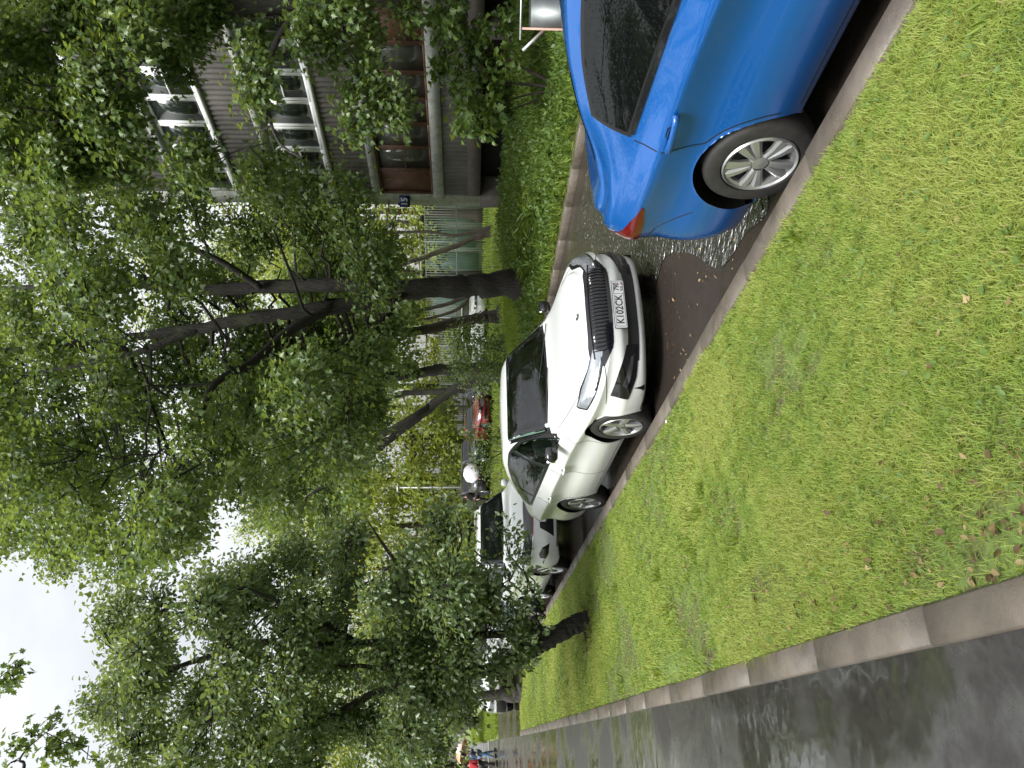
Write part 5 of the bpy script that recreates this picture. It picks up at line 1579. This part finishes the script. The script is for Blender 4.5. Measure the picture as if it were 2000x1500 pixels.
# ------------------------------------------------------------------ lawn: blades, clover, dead leaves
_tg = np.random.default_rng(99); _TW = [(_tg.normal(0, f, 2), _tg.uniform(0, 6.28), a) for f, a in ((1.2, 1.0), (1.2, 1.0), (3, .8), (3, .8), (3, .8), (7, .7), (7, .7), (7, .7), (16, .6), (16, .6), (16, .6))]
def turf(n, s):
    """how lush the turf is at a spot: several overlapping scales of patches"""
    v = sum(a * np.sin(k[0] * n * 1.5 + k[1] * s + ph) for k, ph, a in _TW)
    return np.clip(.5 + v / 6.0, 0, 1)
def lawn_blades(count, s0, s1, width, hgt, seed, power):
    g = np.random.default_rng(seed)
    s = s0 + (s1 - s0) * g.random(count) ** power; n = g.uniform(N_PK1 + .005, N_RK0 - .01, count) + .02 * np.sin(s * 9) * (g.random(count) < .4)
    patch_ = turf(n, s)
    bare = np.exp(-((n - .66 - .14 * np.sin(s * 1.7)) / .22) ** 2) * (.5 + .5 * np.sin(s * 2.9 + 1)) * (s < 8) * .92
    bare = np.maximum(bare, np.clip((.27 - patch_) * 5, 0, .80)); k = g.random(count) > bare; n, s, patch_ = n[k], s[k], patch_[k]; m = len(n)
    P = np.concatenate([n[:, None] * NV + s[:, None] * DV, (zg(n, s) - .022)[:, None]], 1)
    a = g.uniform(0, 2 * np.pi, m); h = hgt * g.uniform(.5, 1.35, m) * (.55 + .9 * patch_); w = width * g.uniform(.6, 1.3, m)
    ln = g.uniform(.3, 1.5, m) * h
    D = np.stack([np.cos(a), np.sin(a), 0 * a], 1); wind = .45 * np.concatenate([DV, [0]]); D = unit(D + wind)
    S_ = np.stack([-D[:, 1], D[:, 0], 0 * a], 1)
    up = np.array([0, 0, 1.])
    v0 = P - S_ * w[:, None]; v1 = P + S_ * w[:, None]
    mid = P + D * (ln * .35)[:, None] + up * (h * .62)[:, None]
    v2 = mid + S_ * (w * .8)[:, None]; v3 = mid - S_ * (w * .8)[:, None]
    v4 = P + D * ln[:, None] + up * (h * (1.0 - .25 * ln / h))[:, None]
    V = np.stack([v0, v1, v2, v3, v4], 1).reshape(-1, 3); o = np.arange(m) * 5
    F = [np.stack([o, o + 1, o + 2, o + 3], 1), np.stack([o + 3, o + 2, o + 4], 1)]
    dead = g.random(m) < .06 + .22 * np.clip(.38 - patch_, 0, 1) * 3
    ti = np.clip(-.05 + .75 * patch_ + .35 * g.random(m), 0, .86); ti[dead] = g.uniform(.9, 1, dead.sum())
    return V, F, np.repeat(ti, 5)
Vs, Fq, Ft, Ts = [], [], [], []; off = 0
for (c, s0, s1, wd, h, sd, pw) in ((250000, -.9, 5.5, .0019, .036, 1, 1.05), (120000, 4.5, 13, .0036, .036, 2, 1.2), (60000, 11, S_END - .1, .0085, .042, 3, 1.1)):
    V, F, T = lawn_blades(c, s0, s1, wd, h, sd, pw); Vs.append(V); Fq.append(F[0] + off); Ft.append(F[1] + off); Ts.append(T); off += len(V)
o = mk('lawn_grass', np.concatenate(Vs), [np.concatenate(Fq), np.concatenate(Ft)], M['blade'], None, False, np.concatenate(Ts)); o['kind'] = 'stuff'
# clover and plantain leaves low in the turf
def scatter(name, cnt, nr, sr, size, tm, mat, tint, zoff, up, pw=1.3):
    g = np.random.default_rng(len(name) * 7); n = g.uniform(*nr, cnt); s = sr[0] + (sr[1] - sr[0]) * g.random(cnt) ** pw
    P = np.concatenate([n[:, None] * NV + s[:, None] * DV, (zg(n, s) + g.uniform(*zoff, cnt))[:, None]], 1)
    T = unit(g.normal(0, 1, (cnt, 3)) * [1, 1, .25] + [0, 0, .1]); N_ = unit(g.normal(0, .3, (cnt, 3)) + [0, 0, up])
    o = leaves(name, P, T, N_, size * g.uniform(.5, 1.3, cnt), g.uniform(*tint, cnt), tm, mat, None); o['kind'] = 'stuff'; return o
scatter('clover', 3600, (.5, 2.55), (.6, 9), .028, OVAL, M['leaf_herb'], (.7, 1), (.0, .035), 1.2)
M['leaf_dead'] = leafmat('dead_leaf', [(0, (.070, .044, .020)), (.5, (.165, .110, .048)), (1, (.36, .28, .14))], .1, .6, .3, .8)
scatter('fallen_leaves', 70, (.46, 2.3), (.9, 8), .030, MAPLE_LO, M['leaf_dead'], (0, 1), (.008, .030), 1.0)
scatter('leaf_litter', 420, (.44, .85), (.9, 5.0), .032, OVAL, M['leaf_dead'], (0, .8), (-.015, .012), 1.0)
# a few taller tufts, and bare litter round the leaning trunk
gtf = np.random.default_rng(17); Pt, Tt, Nt = [], [], []
for i in range(30):
    n0, s0_ = gtf.uniform(.5, 2.5), gtf.uniform(1.0, 14) ; q = gtf.integers(14, 34)
    if i < 8: n0, s0_ = to_ns(*(b0_lean[:2])); n0 += gtf.normal(0, .16); s0_ += gtf.normal(0, .16)
    n_, s_ = n0 + gtf.normal(0, .035, q), s0_ + gtf.normal(0, .035, q)
    Pt.append(np.concatenate([n_[:, None] * NV + s_[:, None] * DV, (zg(n_, s_) - .02)[:, None]], 1)); Tt.append(gtf.normal(0, .42, (q, 3)) * [1, 1, .2] + [0, 0, 1.]); Nt.append(gtf.normal(0, 1, (q, 3)) * [1, 1, .2])
Pt = np.concatenate(Pt); o = leaves('grass_tufts', Pt, unit(np.concatenate(Tt)), unit(np.concatenate(Nt)), .075 * gtf.uniform(.6, 1.4, len(Pt)), gtf.uniform(.1, .7, len(Pt)), BLADE, M['blade'], None); o['kind'] = 'stuff'
gtf = np.random.default_rng(18); q = 160; nn, ss = to_ns(*(b0_lean[:2])); n_ = nn + gtf.normal(0, .22, q) - .1; s_ = ss + gtf.normal(0, .22, q)
o = leaves('trunk_litter', np.concatenate([n_[:, None] * NV + s_[:, None] * DV, (zg(n_, s_) + gtf.uniform(0, .02, q))[:, None]], 1), unit(gtf.normal(0, 1, (q, 3)) * [1, 1, .15]), unit(gtf.normal(0, .3, (q, 3)) + [0, 0, 1.]), .05 * gtf.uniform(.6, 1.3, q), gtf.uniform(0, .6, q), OVAL, M['leaf_dead'], None); o['kind'] = 'stuff'
o = scatter('road_leaves', 46, (2.85, 4.2), (4.3, 6.4), .035, OVAL, M['leaf_dead'], (.5, 1), (.004, .008), 6.0)
# long dry stalks
b = MB()
for (u, v, a, L) in ((1000, 1840, .5, .16), (930, 1870, .35, .26), (1035, 1560, .8, .10)):
    p = ground(u, v); d = np.array([math.cos(a), math.sin(a), 0])
    pass
# white daisy-like flower and a snail-pale pebble near the white car
p = ground(677, 1313); o = mk('flower_head', *lathe([(.001, .012), (.012, .010), (.016, .004), (.012, 0), (.001, 0)], 12, 'z'), M['plate'], None, True); o.location = p + [0, 0, .045]; tag(o, 'small white round flower head in the grass by the front wheel of the white liftback', 'flower')

# ------------------------------------------------------------------ trees on the near side of the path (mirrored in the wet paint and glass)
for i, (n, s_, lab) in enumerate(((-8.5, -8.0, 'behind the photographer'), (-9.0, .5, 'level with the blue saloon'), (-9.0, 8.5, 'level with the white liftback'), (-9.5, 17.0, 'level with the white sport utility'))):
    b0 = ns(n, s_, .15); paths = [([b0, b0 + [.1, 0, 3], b0 + [.2, .1, 6], b0 + [.1, .2, 11.5]], [.24, .2, .15, .06])]
    g = np.random.default_rng(70 + i)
    cl = [(b0 + [*(g.normal(0, 1.6, 2)), g.uniform(2.4, 13.0)], (1.4, 1.4, 1.1)) for _ in range(30)]
    tree('maple_tree', 'spreading maple across the path, ' + lab, 'tree', paths, cl, 8000, .24, MAPLE_LO, M['leaf_maple'], M['bark'], (.1, .9), 'maples across the path', 12, .4, 8, .35)
# ------------------------------------------------------------------ people, grown from joints with a skin
def skin_mesh(name, joints, edges, mat, parent, sub=2):
    """joints: name -> (x, y, z, radius)"""
    ks = list(joints); ix = {k: i for i, k in enumerate(ks)}
    me = bpy.data.meshes.new(name); me.from_pydata([joints[k][:3] for k in ks], [(ix[a], ix[b]) for a, b in edges], [])
    o = bpy.data.objects.new(name, me); COL.objects.link(o)
    md = o.modifiers.new('skin', 'SKIN'); md.use_smooth_shade = True
    for i, k in enumerate(ks):
        sv = me.skin_vertices[0].data[i]; r = joints[k][3]; sv.radius = r if isinstance(r, tuple) else (r, r); sv.use_root = (i == 0)
    s = o.modifiers.new('sub', 'SUBSURF'); s.levels = sub; s.render_levels = sub
    bpy.context.view_layer.update(); dg = bpy.context.evaluated_depsgraph_get()
    m2 = bpy.data.meshes.new_from_object(o.evaluated_get(dg)); bpy.data.objects.remove(o); bpy.data.meshes.remove(me)
    m2.name = name; m2.materials.clear(); m2.materials.append(mat)
    q = bpy.data.objects.new(name, m2); COL.objects.link(q); q.parent = parent; return q


M['skin'] = pbr('skin', (.42, .25, .18), .55)
M['cl_dark'] = pbr('dark_cloth', (.016, .016, .019), .85, var=.4)
M['cl_pink'] = pbr('pink_cloth', (.50, .27, .24), .85)
M['cl_jeans'] = pbr('blue_jeans', (.08, .14, .24), .85, var=.3)
M['cl_red'] = pbr('red_cloth', (.32, .012, .020), .8)
M['cl_navy'] = pbr('navy_cloth', (.025, .045, .085), .85)
M['cl_white'] = pbr('white_cloth', (.68, .66, .63), .8)
M['hair'] = pbr('dark_hair', (.018, .012, .009), .6)


def person(loc, rz, label, top, legs, H=1.72, stride=.22, arm=None, hair=True):
    root = empty('person', loc, rz); tag(root, label, 'person'); k = H / 1.72
    J = {'pelvis': (0, 0, .92, (.155, .115)), 'belly': (0, 0, 1.05, (.14, .10)), 'chest': (.01, 0, 1.24, (.16, .11)), 'neckb': (.01, 0, 1.42, (.075, .07)), 'neck': (.02, 0, 1.49, .052), 'head': (.035, 0, 1.60, (.088, .10)), 'crown': (.03, 0, 1.69, .060)}
    E = [('pelvis', 'belly'), ('belly', 'chest'), ('chest', 'neckb'), ('neckb', 'neck'), ('neck', 'head'), ('head', 'crown')]
    for sd, nm, f in ((1, 'l', 1), (-1, 'r', -1)):
        st = stride * f
        J.update({nm + 'hip': (.0, .095 * sd, .86, .095), nm + 'knee': (st * .55 + .04, .10 * sd, .48, .068), nm + 'ankle': (st, .10 * sd, .09, .045), nm + 'toe': (st + .15, .115 * sd, .035, (.035, .03))})
        E += [('pelvis', nm + 'hip'), (nm + 'hip', nm + 'knee'), (nm + 'knee', nm + 'ankle'), (nm + 'ankle', nm + 'toe')]
        if arm and sd == arm:
            pts = ((.02, .19, 1.36), (.12, .22, 1.14), (.26, .14, 1.26), (.29, .12, 1.33))
        else:
            pts = ((.01, .19, 1.36), (-.05 - st * .2, .24, 1.10), (.04 - st * .5, .235, .86), (.06 - st * .55, .23, .77))
        J.update({nm + 'sh': (*np.array(pts[0]) * [1, sd, 1], .062), nm + 'el': (*np.array(pts[1]) * [1, sd, 1], .045), nm + 'wr': (*np.array(pts[2]) * [1, sd, 1], .032), nm + 'hand': (*np.array(pts[3]) * [1, sd, 1], .036)})
        E += [('chest', nm + 'sh'), (nm + 'sh', nm + 'el'), (nm + 'el', nm + 'wr'), (nm + 'wr', nm + 'hand')]
        hp, hw = np.array(pts[3]) * [1, sd, 1], np.array(pts[2]) * [1, sd, 1]; d = (hp - hw) / np.linalg.norm(hp - hw); sx = np.array([1., 0, 0])
        for i, (o_, L) in enumerate(((-.026, .055), (-.009, .068), (.009, .064), (.026, .05))):
            a = hp + d * .03 + sx * o_; c = a + d * L * .6; e = c + d * L * .35 - np.array([0, .02 * sd, 0])
            J.update({f'{nm}f{i}a': (*a, .010), f'{nm}f{i}b': (*c, .009), f'{nm}f{i}c': (*e, .007)}); E += [(nm + 'hand', f'{nm}f{i}a'), (f'{nm}f{i}a', f'{nm}f{i}b'), (f'{nm}f{i}b', f'{nm}f{i}c')]
    J = {q: (v[0] * k, v[1] * k, v[2] * k, (tuple(x * k for x in v[3]) if isinstance(v[3], tuple) else v[3] * k)) for q, v in J.items()}
    skin_mesh('body', J, E, M['skin'], root, 1)
    g = 1.18
    def sub(ns_, grow):
        return {q: (*J[q][:3], (tuple(x * grow for x in J[q][3]) if isinstance(J[q][3], tuple) else J[q][3] * grow)) for q in ns_}
    tn = ['pelvis', 'belly', 'chest', 'neckb', 'lsh', 'lel', 'lwr', 'rsh', 'rel', 'rwr']
    skin_mesh('jacket', sub(tn, 1.20), [e for e in E if e[0] in tn and e[1] in tn], top, root, 1)
    ln = ['pelvis', 'lhip', 'lknee', 'lankle', 'rhip', 'rknee', 'rankle']
    skin_mesh('trousers', sub(ln, 1.22), [e for e in E if e[0] in ln and e[1] in ln], legs, root, 1)
    b = MB()
    for nm in 'lr':
        a, t_ = np.array(J[nm + 'ankle'][:3]), np.array(J[nm + 'toe'][:3]); b.tube([a + [-.05, 0, -.045], (a + t_) / 2 + [0, 0, -.03], t_ + [.05, 0, -.005]], [.045, .050, .032], 10)
    b.build('shoes', M['cl_dark'], root, True)
    if hair:
        V, F = lathe([(.001, .125), (.06, .112), (.098, .06), (.108, .0), (.095, -.06), (.06, -.10)], 18, 'z'); h = np.array(J['head'][:3])
        V = V * [1.02, .93, 1.0] * k + h + np.array([-.018, 0, .018]); mk('hair', V, F, M['hair'], root, True)
    f = MB(); h = np.array(J['head'][:3])
    f.tube([h + [.088 * k, 0, .005], h + [.118 * k, 0, -.022]], [.010, .016], 6)
    for sd in (1, -1): f.tube([h + [.0, sd * .088 * k, .02], h + [-.01, sd * .100 * k, -.02]], [.022, .016], 6)
    f.build('face', M['skin'], root, True)
    e = MB()
    for sd in (1, -1): e.tube([h + [.090 * k, sd * .032, .022], h + [.098 * k, sd * .032, .022]], [.010, .007], 6)
    e.tube([h + [.096 * k, -.022, -.048], h + [.096 * k, .022, -.048]], .005, 5); e.build('eyes_and_mouth', M['hair'], root, True)
    return root


def umbrella(loc, label, col, r=.52, tilt=(0, 0), alt=None):
    root = empty('umbrella', loc); root.rotation_euler = (tilt[0], tilt[1], .3); tag(root, label, 'umbrella')
    k = 8; rings = 7; V = [(0, 0, .86)]; F = []; F2 = []
    for j in range(1, rings + 1):
        t = j / rings
        for i in range(k * 4):
            a = 2 * np.pi * i / (k * 4); fl = 1 - .07 * t * (1 - abs(math.cos(a * k / 2)))
            V.append((r * math.sin(t * 1.45) / math.sin(1.45) * math.cos(a) * fl, r * math.sin(t * 1.45) / math.sin(1.45) * math.sin(a) * fl, .86 - .30 * r / .52 * (1 - math.cos(t * 1.35)) / (1 - math.cos(1.35)) * 1.0))
    n = k * 4
    for i in range(n): F.append((0, 1 + i, 1 + (i + 1) % n))
    for j in range(rings - 1):
        for i in range(n): F.append((1 + j * n + i, 1 + (j + 1) * n + i, 1 + (j + 1) * n + (i + 1) % n, 1 + j * n + (i + 1) % n))
    A = [f for q, f in enumerate(F) if alt is None or (min(f[1:]) - 1) % n // 4 % 4 != 1]; Bf = [f for f in F if f not in A]
    mk('canopy', V, A, col, root, True)
    if Bf: mk('canopy_panel', V, Bf, alt, root, True)
    b = MB(); b.tube([(0, 0, -.06), (0, 0, .92)], .008, 8); b.build('shaft', M['galv'], root, True)
    b = MB(); b.tube(smooth_path([(0, 0, -.05), (0, 0, -.14), (.03, 0, -.17), (.055, 0, -.14)], 12), .012, 8); b.build('handle', M['black'], root, True)
    b = MB()
    for i in range(k):
        a = 2 * np.pi * i / k; P = [np.array(V[0]) - [0, 0, .012]] + [np.array(V[1 + (j) * n + i * 4]) - [0, 0, .010] for j in range(rings)]; b.tube(P, .004, 4)
    b.build('ribs', M['galv'], root, True)
    return root


def gz(p): return np.array([p[0], p[1], float(zg(*to_ns(p[0], p[1])))])
M['umb_clear'] = pbr('pale_umbrella', (.70, .68, .74), .35, var=.12, vscale=9)
M['umb_pink'] = pbr('umbrella_pink', (.72, .50, .50), .5)
M['umb_orange'] = pbr('umbrella_orange', (.62, .22, .10), .5)
p = gz(pt(574, 970, 40.5)); person(p, R_(-120), 'person in a pink top and dark trousers walking under the white umbrella', M['cl_pink'], M['cl_dark'], 1.50, .20, 1)
umbrella(p + np.array([.0, .22, .78]), 'translucent white umbrella held by the walker in pink', M['umb_clear'], .52, (R_(52), R_(-8)))
p = gz(pt(530, 969, 41)); person(p, R_(-60), 'person all in black walking between the white and black sport utilities', M['cl_dark'], M['cl_dark'], 1.72, .28)
p = gz(pt(27, 972, 39.5)); person(p, R_(60), 'person in dark top and blue jeans under the pink umbrella on the wet path', M['cl_navy'], M['cl_jeans'], 1.72, .24, -1)
umbrella(p + np.array([.05, .1, 1.18]), 'round pink and orange umbrella held above the person in jeans', M['umb_pink'], .62, (R_(-14), R_(10)), M['umb_orange'])
p = gz(pt(7, 976, 37.5)); person(p, R_(75), 'person in a dark red coat and black trousers at the edge of the path', M['cl_red'], M['cl_dark'], 1.66, .20)
# ------------------------------------------------------------------ light, sky and camera
w = bpy.data.worlds.new('World'); sc.world = w; w.use_nodes = True
t = w.node_tree; t.nodes.clear()
out = t.nodes.new('ShaderNodeOutputWorld'); bg = t.nodes.new('ShaderNodeBackground')
sky = t.nodes.new('ShaderNodeTexSky'); sky.sky_type = 'NISHITA'; sky.sun_disc = False
SUN_EL, SUN_AZ = R_(58), R_(-140)            # azimuth measured from the view direction, to the left
sky.sun_elevation = SUN_EL; sky.sun_rotation = SUN_AZ; sky.air_density = 1.5; sky.dust_density = 3.0; sky.ozone_density = 1.0
hs = t.nodes.new('ShaderNodeHueSaturation'); hs.inputs['Saturation'].default_value = .18
tc = t.nodes.new('ShaderNodeTexCoord'); mp = t.nodes.new('ShaderNodeMapping'); mp.inputs['Scale'].default_value = (1, 1, 2.2)
nz = t.nodes.new('ShaderNodeTexNoise'); nz.inputs['Scale'].default_value = 2.4; nz.inputs['Detail'].default_value = 5
t.links.new(tc.outputs['Generated'], mp.inputs['Vector']); t.links.new(mp.outputs[0], nz.inputs['Vector'])
mr = t.nodes.new('ShaderNodeMapRange'); mr.inputs['From Min'].default_value = .3; mr.inputs['From Max'].default_value = .7; mr.inputs['To Min'].default_value = .68; mr.inputs['To Max'].default_value = 1.15
t.links.new(nz.outputs['Fac'], mr.inputs['Value'])
ml = t.nodes.new('ShaderNodeMath'); ml.operation = 'MULTIPLY'; ml.inputs[1].default_value = .15
t.links.new(mr.outputs[0], ml.inputs[0])
sx = t.nodes.new('ShaderNodeSeparateXYZ'); t.links.new(tc.outputs['Generated'], sx.inputs[0])
gz_ = t.nodes.new('ShaderNodeMapRange'); gz_.inputs['From Min'].default_value = 0.0; gz_.inputs['From Max'].default_value = .9; gz_.inputs['To Min'].default_value = .42; gz_.inputs['To Max'].default_value = 1.0
t.links.new(sx.outputs['Z'], gz_.inputs['Value'])
m2_ = t.nodes.new('ShaderNodeMath'); m2_.operation = 'MULTIPLY'; t.links.new(ml.outputs[0], m2_.inputs[0]); t.links.new(gz_.outputs[0], m2_.inputs[1]); ml = m2_
t.links.new(sky.outputs[0], hs.inputs['Color']); t.links.new(hs.outputs[0], bg.inputs['Color']); t.links.new(ml.outputs[0], bg.inputs['Strength'])
t.links.new(bg.outputs[0], out.inputs[0])
sl = bpy.data.lights.new('sun', 'SUN'); sl.energy = 1.3; sl.angle = R_(25); sl.color = (1, .97, .92)
so = bpy.data.objects.new('sun', sl); COL.objects.link(so)
sd_ = Vector((math.sin(SUN_AZ) * math.cos(SUN_EL), math.cos(SUN_AZ) * math.cos(SUN_EL), math.sin(SUN_EL)))
so.rotation_euler = sd_.to_track_quat('Z', 'Y').to_euler()
cam = bpy.data.cameras.new('camera'); co = bpy.data.objects.new('camera', cam); COL.objects.link(co)
cam.sensor_width = 36; cam.lens = 36 * FPX / 2000; cam.clip_end = 2000; cam.clip_start = .05
X = -UPV; Y = np.array([1., 0, 0]); Z = -FW     # the phone was held upright and the picture is stored on its side
co.matrix_world = Matrix(((X[0], Y[0], Z[0], 0), (X[1], Y[1], Z[1], 0), (X[2], Y[2], Z[2], CAM_H), (0, 0, 0, 1)))
sc.camera = co
sc.view_settings.view_transform = 'Standard'; sc.view_settings.look = 'None'; sc.view_settings.gamma = 1; sc.view_settings.exposure = EXPOSURE
sc.cycles.use_denoising = True; sc.cycles.max_bounces = 7; sc.cycles.diffuse_bounces = 5; sc.cycles.glossy_bounces = 3; sc.cycles.transmission_bounces = 4
sc.cycles.transparent_max_bounces = 8; sc.cycles.caustics_reflective = False; sc.cycles.caustics_refractive = False
